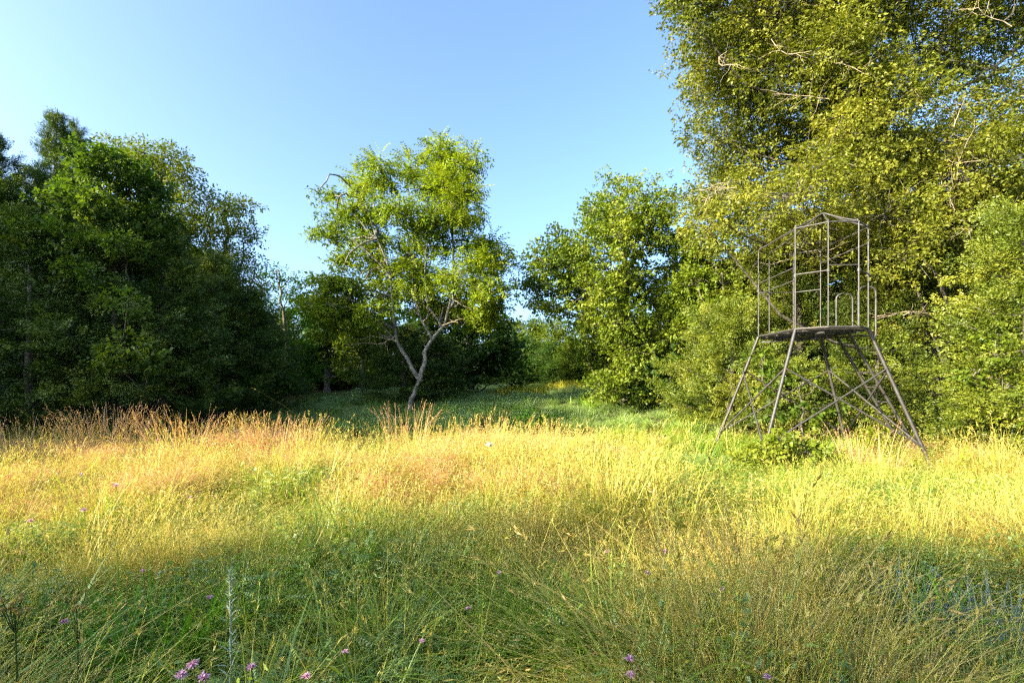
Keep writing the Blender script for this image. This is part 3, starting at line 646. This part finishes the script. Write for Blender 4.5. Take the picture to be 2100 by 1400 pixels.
# ------------------------------------------------------------------ meadow
def blades(n, h, w, rad, lean, bend, seed, seg=4, head=0, tone=(.5, .15), headlen=.1, headw=.006):
    rng = np.random.default_rng(seed); mb = MB()
    a = rng.uniform(0, 2 * np.pi, n); rr = rad * np.sqrt(rng.random(n))
    base = np.stack([np.cos(a) * rr, np.sin(a) * rr, np.zeros(n)], 1)
    az = a + rng.normal(0, .9, n); d = np.stack([np.cos(az), np.sin(az), np.zeros(n)], 1)
    sd_ = np.stack([-np.sin(az + rng.normal(0, .8, n)), np.cos(az), np.zeros(n)], 1); sd_ /= np.linalg.norm(sd_, axis=1)[:, None]
    H = rng.uniform(h[0], h[1], n); le = np.abs(rng.normal(lean, lean * .6, n)); be = np.abs(rng.normal(bend, bend * .6, n))
    wd = w * rng.uniform(.7, 1.3, n); tn = rng.normal(tone[0], tone[1], n)
    pts = []
    for k in range(seg + 1):
        t = k / seg
        out = le * t + be * t * t; zz = t - .45 * be * t ** 3
        pts.append(base + d * (H * out)[:, None] + np.array([0, 0, 1]) * (H * zz)[:, None])
    V = []
    for k in range(seg + 1):
        ww = wd * (1 - (k / seg) ** 1.8) * .5 + .0004
        V.append(pts[k] - sd_ * ww[:, None]); V.append(pts[k] + sd_ * ww[:, None])
    V = np.stack(V, 1); m = 2 * (seg + 1)
    q = np.array([[2 * k, 2 * k + 1, 2 * k + 3, 2 * k + 2] for k in range(seg)])
    f = (q[None] + (np.arange(n) * m)[:, None, None]).reshape(-1, 4)
    mb.add(V.reshape(-1, 3), f, np.clip(tn, 0, 1).repeat(m))
    if head:
        nh = int(n * .8); k0 = rng.choice(n, nh, replace=False)
        tipd = pts[seg][k0] - pts[seg - 1][k0]; tipd /= np.linalg.norm(tipd, axis=1)[:, None]
        tt = rng.random((nh, head)) * headlen
        pos = (pts[seg][k0][:, None] - tipd[:, None] * tt[..., None]).reshape(-1, 3)
        fw = np.repeat(tipd, head, 0) * 1.3 + rng.normal(0, .5, (nh * head, 3))
        T = combine([leaf(.028, headw)])
        stamp(mb, T, pos, rots(len(pos), fw, .8, rng), rng.uniform(.6, 1.3, len(pos)), np.clip(tn[k0].repeat(head) + .15, 0, 1), .08, rng)
    return mb

def haze_tuft(n, h, rad, seed, l=.05, w=.0022):
    rng = np.random.default_rng(seed); mb = MB()
    p = rng.normal(0, 1, (n, 3)) * np.array([rad, rad, h * .18]) + np.array([0, 0, h]); p[:, 2] = np.clip(p[:, 2], .02, None)
    fw = rng.normal(0, 1, (n, 3)) + np.array([0, 0, .6])
    stamp(mb, combine([leaf(l, w, .3)]), p, rots(n, fw, .8, rng), rng.uniform(.6, 1.8, n), rng.normal(.5, .15, n), .05, rng)
    b = blades(int(n * .06), (h * .8, h * 1.15), .0022, rad * .4, .25, .2, seed + 1, 4)
    for v, f, t in zip(b.v, b.f, b.t): mb.add(v, f - 0, t)
    return mb

def forb(n, h, rad, seed, kind='pin', ls=.022):
    rng = np.random.default_rng(seed); mb = MB()
    T = t_pinnate(6, .11, ls, ls * .38, .35, seed) if kind == 'pin' else t_cluster(3, ls * 1.5, ls * 1.1, ls * .7, seed) if kind == 'tri' else t_cluster(2, ls * 3, ls * .6, ls, seed)
    for i in range(n):
        a = rng.uniform(0, 6.28); r0 = rad * math.sqrt(rng.random()); le = rng.uniform(.1, .5); H = h * rng.uniform(.6, 1.1)
        b = np.array([math.cos(a) * r0, math.sin(a) * r0, 0]); top = b + np.array([math.cos(a) * le * H, math.sin(a) * le * H, H])
        q = curve([b, (b + top) / 2 + np.array([0, 0, .08 * H]), top], 5); tube(mb, q, np.linspace(.0022, .001, len(q)), 3, tone=.5, cap=False)
        m = int(H / .035); t = np.linspace(.2, 1, m)[:, None]; pos = b * (1 - t) + top * t + np.array([0, 0, .04 * H])
        fa = rng.uniform(0, 6.28, m); fw = np.stack([np.cos(fa), np.sin(fa), rng.uniform(0, .6, m)], 1)
        stamp(mb, T, pos, rots(m, fw, .25, rng), rng.uniform(.7, 1.2, m), rng.normal(.5, .12, m), .06, rng)
    return mb

GOLD = [(0, (0.130, 0.206, 0.022)), (.3, (0.290, 0.360, 0.041)), (.55, (0.490, 0.484, 0.075)), (.78, (0.620, 0.494, 0.120)), (1, (0.680, 0.453, 0.165))]
GREEN = [(0, (0.057, 0.143, 0.008)), (.4, (0.161, 0.308, 0.017)), (.75, (0.345, 0.462, 0.035)), (1, (0.529, 0.550, 0.063))]
BLUE = [(0, (0.066, 0.143, 0.025)), (.5, (0.154, 0.286, 0.052)), (1, (0.330, 0.462, 0.119))]
ROSE = [(0, (.45, .33, .12)), (.5, (.66, .42, .20)), (1, (.80, .46, .28))]
M['gold'] = foliage('dry_grass', GOLD, inst=True, trans=.4, gloss=.03, tcol=(1, .95, .6))
M['ggreen'] = foliage('green_grass', GREEN, inst=True, trans=.4, gloss=.05, tcol=(1, 1, .5))
M['gblue'] = foliage('blue_green_leaves', BLUE, inst=True, trans=.3, gloss=.06, tcol=(.9, 1, .7))
M['grose'] = foliage('rose_seed_haze', ROSE, inst=True, trans=.45, gloss=.02, tcol=(1, .9, .7))

def vnoise(x, y, s, seed):
    x = np.asarray(x) / s + seed * 17.3; y = np.asarray(y) / s + seed * 5.1
    def h(i, j): 
        v = np.sin(i * 127.1 + j * 311.7 + seed * 74.7) * 43758.5453; return v - np.floor(v)
    i, j = np.floor(x), np.floor(y); a, b = x - i, y - j; a = a * a * (3 - 2 * a); b = b * b * (3 - 2 * b)
    return (h(i, j) * (1 - a) + h(i + 1, j) * a) * (1 - b) + (h(i, j + 1) * (1 - a) + h(i + 1, j + 1) * a) * b

TCOLS = []
def scatter(name, label, cat, tmeshes, pts, scl, tone, tilt=.12, pick=None):
    col = D.collections.new(name + '_patterns'); TCOLS.append(col)
    for i, me in enumerate(tmeshes):
        col.objects.link(D.objects.new('%s_pattern_%02d' % (name, i), me))
    n = len(pts)
    me = D.meshes.new(name); me.vertices.add(n); me.vertices.foreach_set('co', pts.astype(np.float32).ravel())
    rot = np.stack([R.normal(0, tilt, n), R.normal(0, tilt, n), R.uniform(0, 6.28, n)], 1).astype(np.float32)
    for nm, ty, key, arr in (('rot', 'FLOAT_VECTOR', 'vector', rot.ravel()), ('scl', 'FLOAT', 'value', scl.astype(np.float32)), ('itone', 'FLOAT', 'value', np.clip(tone, 0, 1).astype(np.float32)), ('pick', 'INT', 'value', np.asarray(pick).astype(np.int32))):
        a = me.attributes.new(nm, ty, 'POINT'); a.data.foreach_set(key, arr)
    for mm in tmeshes[0].materials: me.materials.append(mm)
    o = link(D.objects.new(name, me)); tag(o, label, cat, kind='stuff')
    ng = D.node_groups.new(name + '_scatter', 'GeometryNodeTree')
    ng.interface.new_socket('Geometry', in_out='INPUT', socket_type='NodeSocketGeometry'); ng.interface.new_socket('Geometry', in_out='OUTPUT', socket_type='NodeSocketGeometry')
    N = ng.nodes.new; L = ng.links.new
    gi, go = N('NodeGroupInput'), N('NodeGroupOutput'); ip = N('GeometryNodeInstanceOnPoints'); ci = N('GeometryNodeCollectionInfo')
    ci.inputs['Collection'].default_value = col; ci.inputs['Separate Children'].default_value = True
    mp = N('GeometryNodeMeshToPoints'); L(gi.outputs[0], mp.inputs[0]); L(mp.outputs[0], ip.inputs['Points'])
    L(ci.outputs[0], ip.inputs['Instance']); ip.inputs['Pick Instance'].default_value = True
    def na(nm, ty):
        x = N('GeometryNodeInputNamedAttribute'); x.data_type = ty; x.inputs['Name'].default_value = nm
        return x.outputs['Attribute']
    e = N('FunctionNodeEulerToRotation'); L(na('rot', 'FLOAT_VECTOR'), e.inputs[0]); L(e.outputs[0], ip.inputs['Rotation'])
    L(na('scl', 'FLOAT'), ip.inputs['Scale']); L(na('pick', 'INT'), ip.inputs['Instance Index'])
    L(ip.outputs[0], go.inputs[0])
    md = o.modifiers.new('scatter', 'NODES'); md.node_group = ng
    return o

def meshes(mbs, name, mat): return [m.mesh(name, M[mat]) for m in mbs]
S = lambda a, b, x: np.clip((x - a) / (b - a), 0, 1)
GM = [M['gold'], M['ggreen'], M['gblue']]
def tile(size, seed, nf, nt, ng, nb, nw, npn, wide=1.0, low=1.0, per=1.0, mats=None):
    rng = np.random.default_rng(seed); mb = MB(); h = size / 2
    def put(make, n, mi):
        for k in range(n):
            o = make(int(rng.integers(1e6))); mb.merge(o, (rng.uniform(-h, h), rng.uniform(-h, h), 0), rng.uniform(0, 6.28), mi, rng.uniform(.7, 1.25), rng.normal(0, .24))
    put(lambda q: blades(int(44 * per), (.2 * low, .48 * low), .0042 * wide, .10 * wide ** .5, .35, .5, q, 3), nf, 0)
    put(lambda q: blades(int(40 * per), (.25 * low, .62 * low), .0034 * wide, .14 * wide ** .5, .7, .7, q, 4, head=3, headlen=.10, headw=.005 * wide), nt, 0)
    put(lambda q: blades(int(44 * per), (.18 * low, .44 * low), .0065 * wide, .10 * wide ** .5, .3, .55, q, 3), ng, 1)
    put(lambda q: blades(int(18 * per), (.3 * low, .52 * low), .013 * wide ** .5, .08 * wide ** .5, .35, .65, q, 5), nb, 1)
    put(lambda q: forb(5, .36 * low, .10, q, 'wil', .015 * wide ** .5), nw, 1)
    put(lambda q: forb(5, .34 * low, .10, q, 'pin', .022 * wide ** .5), npn, 2)
    return mb.mesh('grass_tile', mats or GM)
near = [tile(.55, s, *a) for s, a in enumerate([(6, 8, 1, 0, 2, 0), (6, 8, 1, 1, 2, 0), (5, 9, 2, 0, 2, 1), (4, 5, 4, 1, 3, 1), (4, 5, 4, 1, 3, 2), (4, 5, 5, 1, 3, 1), (1, 2, 7, 3, 3, 3), (1, 3, 7, 2, 3, 4), (2, 2, 8, 2, 4, 3)])]
farT = [tile(1.1, s + 50, *a, wide=2.2, low=1.0, per=.9) for s, a in enumerate([(8, 9, 2, 1, 2, 0), (8, 9, 3, 1, 2, 0), (5, 6, 7, 2, 3, 0), (5, 6, 7, 2, 3, 1), (2, 3, 12, 3, 4, 1), (2, 2, 12, 3, 4, 1)])]

M['dewy'] = foliage('dewy_lightened_grass', [(0, (.10, .18, .045)), (.5, (.22, .34, .09)), (1, (.38, .46, .15))], inst=True, trans=.4, gloss=.05, tcol=(1, 1, .6))  # dewy grass, lightened further to lift the shaded back of the clearing
backT = [tile(1.1, s + 70, *a, wide=2.2, low=.85, per=.9, mats=[M['dewy']] * 3) for s, a in enumerate([(4, 4, 9, 2, 3, 1), (3, 4, 11, 2, 3, 1), (3, 3, 12, 3, 3, 1)])]
def dryness(x, y):
    d = vnoise(x, y, 2.1, 1) * .5 + vnoise(x, y, .75, 2) * .5
    px = PX0 + x / np.maximum(y, .5) * F
    d = d + .04 * S(3.6, 5.5, y) * S(12, 10, y) + .05 * S(5, 3, y) - .30 * S(12, 15, y)  # near grass made drier and golder, also to lighten the foreground shade
    d = d + .22 * np.exp(-((px - 480) / 260) ** 2 - ((y - 9) / 2.5) ** 2) + .12 * np.exp(-((px - 260) / 120) ** 2 - ((y - 9) / 2) ** 2)
    d = d - .12 * S(6.0, 8.5, x)
    return d

def allowed(x, y):
    ok = np.hypot(x, y) > 1.25
    ok &= ~((x < -8.6) & (y > 13.5)); ok &= ~((x > 5.2 + (y - 12) * .22) & (y > 12.8)); ok &= (y < 40) & (y > .5)
    return ok & (np.abs(x) < 1.13 * y + 1.7)

def grid(y0, y1, step, over=1.0):
    ys = np.arange(y0, y1, step); P_ = []
    for y in ys:
        w = 1.13 * y + 1.7; xs = np.arange(-w, w, step); P_.append(np.stack([xs, np.full(len(xs), y)], 1))
    p = np.concatenate(P_); p = np.repeat(p, over, 0) if over > 1 else p
    p = p + R.uniform(-.5, .5, p.shape) * step
    p = p[allowed(p[:, 0], p[:, 1])]
    return p

def spot(px, py, z=.2, dy=0.0):
    Y = (EYE - z) * F / (py - HOR) + dy; return (px - PX0) / F * Y, Y
CLEAR = [(7.25, 8.45, .6, .62), (6.9, 7.9, .55, .5), (6.55, 7.4, .55, .4)] + [(*spot(a, b, c, d), r_, k_) for a, b, c, d, r_, k_ in [(330, 1330, .2, 0, .42, .72), (330, 1330, .2, -.45, .35, .6), (1120, 1330, .2, 0, .3, .6), (1120, 1330, .2, -.4, .3, .5), (1870, 1200, .25, -.1, .35, .6), (2055, 1260, .2, 0, .35, .6),
         (1930, 1280, .15, 0, .3, .6), (90, 1140, .2, 0, .6, .6), (1740, 1310, .15, 0, .5, .65), (1600, 960, .2, -.3, .8, .5), (850, 1040, .2, 0, .4, .5), (560, 1130, .2, 0, .35, .5), (1350, 1250, .2, 0, .3, .55), (760, 1230, .2, 0, .3, .55), (1500, 1100, .2, 0, .4, .5)]]
def do(name, label, cat, tm, p, pick, s0, tone, tilt=.08, zvar=True):
    q = np.stack([p[:, 0], p[:, 1], gz(p[:, 0], p[:, 1]) - .02], 1)
    sc = s0 * (.55 + .75 * (vnoise(p[:, 0], p[:, 1], .9, 9) * .6 + vnoise(p[:, 0], p[:, 1], .4, 12) * .4) + R.uniform(-.12, .14, len(p)))
    sc *= 1 - .5 * S(.60, .78, vnoise(p[:, 0], p[:, 1], .62, 77)); sc *= 1 + .28 * S(.62, .85, vnoise(p[:, 0], p[:, 1], 1.3, 81)) * (p[:, 1] < 11)
    for cx, cy, cr, ck in CLEAR: sc *= 1 - ck * np.exp(-(((p[:, 0] - cx) ** 2 + (p[:, 1] - cy) ** 2) / cr ** 2) ** 1.5)
    return scatter(name, label, cat, tm, q, sc, tone + R.normal(0, .13, len(p)), tilt, pick)

p = grid(.8, 8.0, .42); d = dryness(p[:, 0], p[:, 1])
do('meadow_grass', 'mixed dry and green meadow grass in the foreground', 'grass', near, p, (np.clip((.77 - d) * 2.6, 0, .999) * 3).astype(int) * 3 + R.integers(0, 3, len(p)), 1.0, .22 + .8 * d)
p = grid(7.8, 41, .85); bk = p[:, 1] > 12.9 + .8 * vnoise(p[:, 0], p[:, 1], 1.5, 55); pb = p[bk]; p = p[~bk]; d = dryness(p[:, 0], p[:, 1])
pb = np.concatenate([pb, pb + R.uniform(-.5, .5, pb.shape)]); pb = pb[allowed(pb[:, 0], pb[:, 1])]
s_far = np.interp(p[:, 1], [7.5, 9.5, 12.5, 14], [.95, .78, .72, .66])
do('far_meadow_grass', 'meadow grass stretching back to the trees', 'grass', farT, p, (np.clip((.77 - d) * 2.6, 0, .999) * 3).astype(int) * 2 + R.integers(0, 2, len(p)), .92 * s_far, .15 + .8 * d + .38 * S(11, 14, p[:, 1]))  # tone raised towards the back, lightening the shaded grass by colour

do('lightened_dewy_grass', 'dewy green grass lightened to lift the shade at the back of the clearing', 'grass', backT, pb, R.integers(0, 3, len(pb)), .72, np.full(len(pb), .55))
stalk = meshes([blades(12, (.5, .85), .0036, .10, .2, .2, s, 5, head=9) for s in (7, 8, 9, 10)], 'stalks', 'gold')
hz = meshes([haze_tuft(380, .34, .12, s) for s in (17, 18, 19)], 'haze_tuft', 'grose')
broad = meshes([blades(24, (.3, .55), .015, .09, .35, .65, s, 6) for s in (11, 12, 13)], 'broad_grass', 'ggreen')
pin = meshes([forb(9, .42, .12, s, 'pin') for s in (20, 21, 22)], 'pinnate_forb', 'gblue')
tri = meshes([forb(10, .36, .12, s, 'tri', .018) for s in (23, 24, 25)], 'clover_forb', 'gblue')
def sparse(name, label, cat, tm, n, y0, y1, wt, s0, tf, tilt=.15, power=1.5):
    y = (R.random(n) * (y1 ** power - y0 ** power) + y0 ** power) ** (1 / power); x = R.uniform(-1, 1, n) * (1.13 * y + 1.2)
    k = allowed(x, y) & (R.random(n) < wt(dryness(x, y), x, y)); x, y = x[k], y[k]; d = dryness(x, y)
    do(name, label, cat, tm, np.stack([x, y], 1), R.integers(0, len(tm), len(x)), s0, tf(d), tilt)
sparse('tall_dry_stems', 'tall thin golden grass stems with narrow seed heads', 'grass', stalk, 3600, 1.5, 11.0, lambda d, x, y: S(.22, .6, d) * (1 - .6 * S(7, 9.5, y)), 1.0, lambda d: .25 + .7 * d)
arch = meshes([blades(7, (.5, .85), .0034, .10, .45, .8, s, 8, head=5, headlen=.1, headw=.004) for s in (61, 62, 63, 64)], 'arching_stems', 'gold')
sparse('arching_stems', 'long thin straw coloured stems arching over the foreground grass', 'grass', arch, 800, 1.8, 7.5, lambda d, x, y: .3 + .5 * S(.3, .6, d), .95, lambda d: .35 + .5 * d, .2)
sparse('seed_haze', 'pinkish tan haze of fine seed heads', 'grass', hz, 5200, 2.2, 11, lambda d, x, y: S(.50, .62, d) * S(.42, .6, vnoise(x, y, 1.1, 44)) * np.where(x / y < -.15, 1, .25) * S(4.6, 5.8, y), 1.05, lambda d: d, .2)
sparse('broad_grass', 'broad bladed bright green grass tufts', 'grass', broad, 2200, 1.4, 20, lambda d, x, y: S(.62, .35, d) * .8 + .08, .95, lambda d: .5 - .3 * d, .2)
sparse('feathered_weeds', 'blue green weeds with small feathered leaves', 'weeds', pin, 1700, 1.2, 10, lambda d, x, y: S(.55, .3, d) * S(.4, .6, vnoise(x, y, 1.0, 61)), .95, lambda d: .3 + .4 * d, .2)
sparse('clover_weeds', 'pale green low weeds with round leaflets', 'weeds', tri, 2200, 1.2, 9, lambda d, x, y: S(.5, .62, vnoise(x, y, 1.0, 31)), .95, lambda d: .4 + .4 * d, .2)
sprig_tufts = []
for s_ in (1, 2, 3):
    mb = blades(16, (.35, .75), .02, .3, .08, .05, s_, 3, head=10, headlen=.22, headw=.03); sprig_tufts.append(mb)
M['yellow'] = foliage('yellow_sprigs', [(0, (.34, .34, .03)), (1, (.66, .60, .06))], inst=True, trans=.4)  # yellow stands in for sunlight the shaded crest does not get
gr = meshes(sprig_tufts, 'yellow_sprigs', 'yellow')
n = 150; x = R.uniform(-1.2, 4.4, n); y = 23.6 + .25 * x + R.normal(0, .8, n)
do('sun_yellow_weeds', 'sprigs along the crest of the rise at the back, sunlight put into their yellow', 'weeds', gr, np.stack([x, y], 1), R.integers(0, 3, n), .8, np.full(n, .5))

# ------------------------------------------------------------------ single plants one can point at
def sc_at(px, py, z): return (EYE - z) * F / (py - HOR)
def plant_empty(name, px, py, z, label, cat, group=None):
    Y = sc_at(px, py, z); x = (px - PX0) / F * Y
    return empty(name, (x, Y, float(gz(x, Y))), label, cat, group), np.array([x, Y, z])
def solid(name, col, rough=.7, trans=0.0):
    return foliage(name, [(0, tuple(c * .6 for c in col)), (1, col)], trans=trans or .25, gloss=.02, patch=0)
M['pink'] = solid('pink_petals', (.85, .50, .74)); M['white'] = solid('white_petals', (.78, .78, .70)); M['cone'] = solid('seed_cone', (.62, .46, .12)); M['stem'] = solid('green_stem', (.14, .20, .06)); M['pale'] = solid('pale_woolly_green', (.48, .58, .42))
def flower(px, py, size, label, z=.56, seed=0, mat='pink'):
    root, top = plant_empty('wildflower', px, py, z, label, 'flower', 'pink wildflowers in the grass')
    g = np.array(root.location); rng = np.random.default_rng(seed)
    mb = MB(); c = curve([g, (g + top) / 2 + np.array([.02, .02, 0]), top], 7); tube(mb, c, np.linspace(.0022, .0014, len(c)), 4)
    stamp(mb, t_cluster(2, .05, .010, .01, 3), c[2:6], rots(4, None, .3, rng), np.ones(4), np.full(4, .5), .1, rng)
    mb.build('stem', M['stem'], root, g)
    hd = MB(); n = 60; a = rng.normal(0, 1, (n, 3)); a[:, 2] = np.abs(a[:, 2]) * .8 + .1
    stamp(hd, combine([leaf(size, size * .28, .3)]), np.repeat(top[None], n, 0) + rng.normal(0, size * .12, (n, 3)), rots(n, a, .4, rng), rng.uniform(.7, 1.1, n), rng.uniform(.3, 1, n), .1, rng)
    hd.build('flower_head', M[mat], root, g)
FL = [(395, 1363, .024, 'topmost of the pink flowers crowded at the lower edge left of centre'), (373, 1386, .024, 'leftmost pink flower at the very bottom edge'), (417, 1390, .023, 'pink flower cut by the bottom edge, right of the crowded pair'),
      (515, 1368, .018, 'faded pink bud standing alone near the bottom edge'), (628, 1387, .018, 'small mauve flower at the bottom edge over dark weeds'), (430, 1225, .016, 'mauve flower above the bright green grass clump'),
      (130, 1275, .018, 'mauve flower between the brown seed balls and the green clump'), (63, 1068, .022, 'mauve flower in the shade at the left edge'), (172, 1046, .026, 'pink flower where sun meets shade on the left'),
      (293, 1170, .014, 'single violet flower in the brownish grass left of centre'), (708, 1335, .014, 'violet flower low, left of the picture middle'), (865, 1315, .014, 'bright violet flower pair low in the middle'),
      (960, 1247, .014, 'pale violet flower in the shaded grass at the middle'), (1245, 1132, .02, 'pink flower, left one of the pair at the shade edge'), (1365, 1132, .024, 'largest pink flower right of the middle'),
      (1328, 1175, .018, 'mauve flower under the largest pink flower'), (1292, 1352, .022, 'pale pink flower near the bottom right of the middle'), (1293, 1384, .018, 'greyish pink flower at the bottom edge right of the middle'),
      (1023, 1174, .013, 'tiny pink flower among brown stems at the middle'), (1573, 1388, .016, 'tiny pink flower at the bottom edge on the right'), (1482, 1208, .014, 'violet flower over arched stems on the right'),
      (323, 903, .030, 'pink flower in sun below the tall golden tufts'), (397, 893, .026, 'pink flower against the leaning golden tuft'), (442, 911, .026, 'mauve flower right of the leaning golden tuft'),
      (167, 973, .022, 'pink flower in sunlit yellow grass at the left'), (238, 996, .028, 'pink flower pair in sunlit grass above the shade edge'), (390, 1020, .018, 'violet flower in pinkish flattened grass')]
for i, (a, b, c, lb) in enumerate(FL): flower(a, b, c, lb, z=.58 if b > 1020 else .62, seed=i)
flower(1003, 914, .075, 'white flower head standing out in the sunlit meadow', z=.68, seed=77, mat='white'); D.objects['wildflower'].name = 'wildflower'
w = [o for o in D.objects if o.get('label', '').startswith('white flower')][0]; del w['group']; w.name = 'white_flower'

# brown ball seed heads, bottom left
root, top = plant_empty('cone_flower', 32, 1245, .72, 'stalk with a bunch of round brown seed balls in the bottom left corner', 'plant')
g = np.array(root.location); mb = MB()
fork = g + (top - g) * .86; tube(mb, curve([g, (g + fork) / 2 + np.array([.01, 0, 0]), fork], 6), np.linspace(.005, .0035, 8)[:len(curve([g, (g + fork) / 2, fork], 6))], 5)
balls = [(45, 1218), (5, 1230), (27, 1237), (43, 1228), (20, 1245), (4, 1250), (33, 1250), (57, 1248), (40, 1256)]
BY = [top[1] + rg.uniform(-.03, .03) for _ in balls]
for (a, b), Y in zip(balls, BY):
    e = P(a, b, Y); tube(mb, curve([fork, (fork + e) / 2 + np.array([0, 0, -.01]), e], 5), .0018, 4)
mb.build('stem', M['stem'], root, g)
import bmesh
def ball(p, r, seed):
    rng = np.random.default_rng(seed); mb = MB(); n = 90; d = rng.normal(0, 1, (n, 3)); d /= np.linalg.norm(d, axis=1)[:, None]
    bm = bmesh.new(); bmesh.ops.create_icosphere(bm, subdivisions=2, radius=r * .8); v = np.array([x.co[:] for x in bm.verts]); f = np.array([[x.index for x in q.verts] for q in bm.faces]); bm.free()
    mb.add(v + p, f, .2); stamp(mb, combine([leaf(r * .5, r * .16, .3)]), p + d * r * .7, rots(n, d, .6, rng), np.ones(n), rng.uniform(.2, 1, n), .1, rng); return mb
for i, (a, b) in enumerate(balls): ball(P(a, b, BY[i]), .0110, i).build('seed_ball', M['cone'], root, g)
root, top = plant_empty('cone_flower', 160, 1235, .68, 'second stalk with fewer scattered brown seed balls beside the bottom left bunch', 'plant')
g = np.array(root.location); mb = MB(); fork = g + (top - g) * .75; tube(mb, np.array([g, (g + fork) / 2, fork]), .0025, 5)
b2 = [(135, 1225), (155, 1225), (176, 1209), (157, 1242), (150, 1250), (172, 1244)]
for a, b in b2: e = P(a, b, top[1]); tube(mb, curve([fork, (fork + e) / 2, e], 4), .0014, 4)
mb.build('stem', M['stem'], root, g)
for i, (a, b) in enumerate(b2): ball(P(a, b, top[1]), .0095, i + 20).build('seed_ball', M['cone'], root, g)

# pale woolly stalk
root, top = plant_empty('woolly_stalk', 471, 1168, .78, 'tall pale grey green stalk with woolly top near the bottom left', 'plant')
g = np.array(root.location); mb = MB(); c = curve([g, (g + top) / 2 + np.array([.006, 0, 0]), top], 9); tube(mb, c, np.linspace(.006, .003, len(c)), 6); mb.build('stem', M['pale'], root, g)
lf = MB(); n = 46; t = np.sort(rg.random(n)); pos = g + (top - g) * (.12 + .75 * t[:, None]); az = rg.uniform(0, 6.28, n); fw = np.stack([np.cos(az), np.sin(az), np.full(n, .7)], 1)
stamp(lf, combine([leaf(.085, .009, .3)]), pos, rots(n, fw, .3, rg), (1.1 - .6 * t), rg.uniform(.4, .9, n), .1, rg); lf.build('leaves', M['pale'], root, g)['kind'] = 'stuff'
tp = MB(); n = 120; pos = top - np.array([0, 0, 1]) * rg.uniform(0, .16, n)[:, None]; stamp(tp, combine([leaf(.03, .004, .3)]), pos, rots(n, rg.normal(0, .4, (n, 3)) + np.array([0, 0, 1]), .6, rg), rg.uniform(.6, 1, n), rg.uniform(.6, 1, n), .1, rg); tp.build('woolly_top', M['pale'], root, g)

def clump(name, px, py, z, label, cat, mb, mat):
    Y = sc_at(px, py, z); x = (px - PX0) / F * Y; r_ = empty(name, (x, Y, float(gz(x, Y)) - .01), label, cat)
    o = link(D.objects.new('blades', mb.mesh('blades', M[mat])), r_); o['kind'] = 'stuff'; return r_
M['clump'] = foliage('fresh_green_blades', [(0, (.06, .20, .01)), (1, (.20, .44, .03))], patch=0)
M['clumpblue'] = foliage('frosty_blue_blades', [(0, (.14, .22, .17)), (1, (.34, .42, .36))], patch=0, trans=.25)
M['tuft'] = foliage('golden_stems', [(0, (.42, .28, .10)), (.5, (.70, .42, .22)), (1, (.85, .52, .34))], patch=0)
clump('grass_clump', 330, 1330, .15, 'bright green clump of broad grass blades near the bottom left', 'grass clump', blades(120, (.4, .68), .016, .24, .35, .6, 401, 6), 'clump')
clump('grass_clump', 1120, 1330, .12, 'fresh green fine grass clump at the bottom right of the middle', 'grass clump', blades(260, (.35, .6), .006, .16, .3, .4, 402, 5), 'clump')
clump('grass_clump', 1870, 1200, .25, 'frosty blue green clump with arching blades in the right foreground', 'grass clump', blades(110, (.28, .5), .010, .14, .35, .75, 403, 8), 'clumpblue')
clump('grass_clump', 2055, 1260, .2, 'frosty blue green clump at the right edge', 'grass clump', blades(120, (.28, .52), .010, .16, .35, .75, 404, 8), 'clumpblue')
clump('grass_clump', 1930, 1280, .15, 'bright green clump between the two frosty clumps', 'grass clump', blades(50, (.35, .55), .013, .12, .3, .6, 405, 6), 'clump')
clump('weed_clump', 90, 1140, .2, 'low patch of green leafy weeds in the shade at the left', 'weeds', forb(60, .32, .45, 406, 'tri', .02), 'green')
clump('weed_clump', 1740, 1310, .15, 'patch of pale green round leaved weeds at the bottom right', 'weeds', forb(70, .34, .42, 407, 'tri', .017), 'midgreen')
# tall golden tufts on the sunny ridge
for i, (px, Y, n, h, sp, ln, lb) in enumerate([(60, 8.9, 60, .95, .7, .35, 'leaning golden grass tuft at the left edge of the sunny ridge'), (215, 9.0, 130, 1.06, .6, .16, 'tallest golden grass tuft standing upright against the dark wood'), (385, 8.8, 110, .95, .6, .28, 'golden grass tuft leaning right, second of the tall tufts'),
        (575, 8.9, 100, .9, .55, .15, 'golden orange tuft at the end of the sunny ridge'), (835, 10.2, 44, 1.1, .45, .12, 'thin golden tuft in front of the leaning tree base'), (1090, 8.8, 14, .8, .3, .15, 'few loose golden stems right of the middle'), (1780, 8.6, 22, .8, .5, .15, 'sparse golden stems in front of the ladder')]):
    x = (px - PX0) / F * Y; r_ = empty('tall_grass_tuft', (x, Y, float(gz(x, Y))), lb, 'grass tuft', 'tall golden grass tufts')
    o = link(D.objects.new('stems', blades(int(n * 1.5), (h * .78, h * 1.22), .011, sp, ln, .18, 500 + i, 6, head=12, headlen=.2, headw=.006).mesh('stems', M['tuft'])), r_); o['kind'] = 'stuff'
    o = link(D.objects.new('lower_blades', blades(n * 3, (h * .35, h * .65), .007, sp, .4, .5, 600 + i, 4).mesh('lower_blades', M['tuft'])), r_); o['kind'] = 'stuff'


forbs = meshes([forb(26, .34, .26, s, 'tri', .024) for s in (71, 72, 73)], 'forb_mound', 'ggreen')
sparse('leafy_mounds', 'green mounds of small leaved plants rising through the grass', 'weeds', forbs, 420, 2.0, 12, lambda d, x, y: S(.5, .66, vnoise(x, y, 1.4, 91)), 1.05, lambda d: .3 + .4 * d, .1)
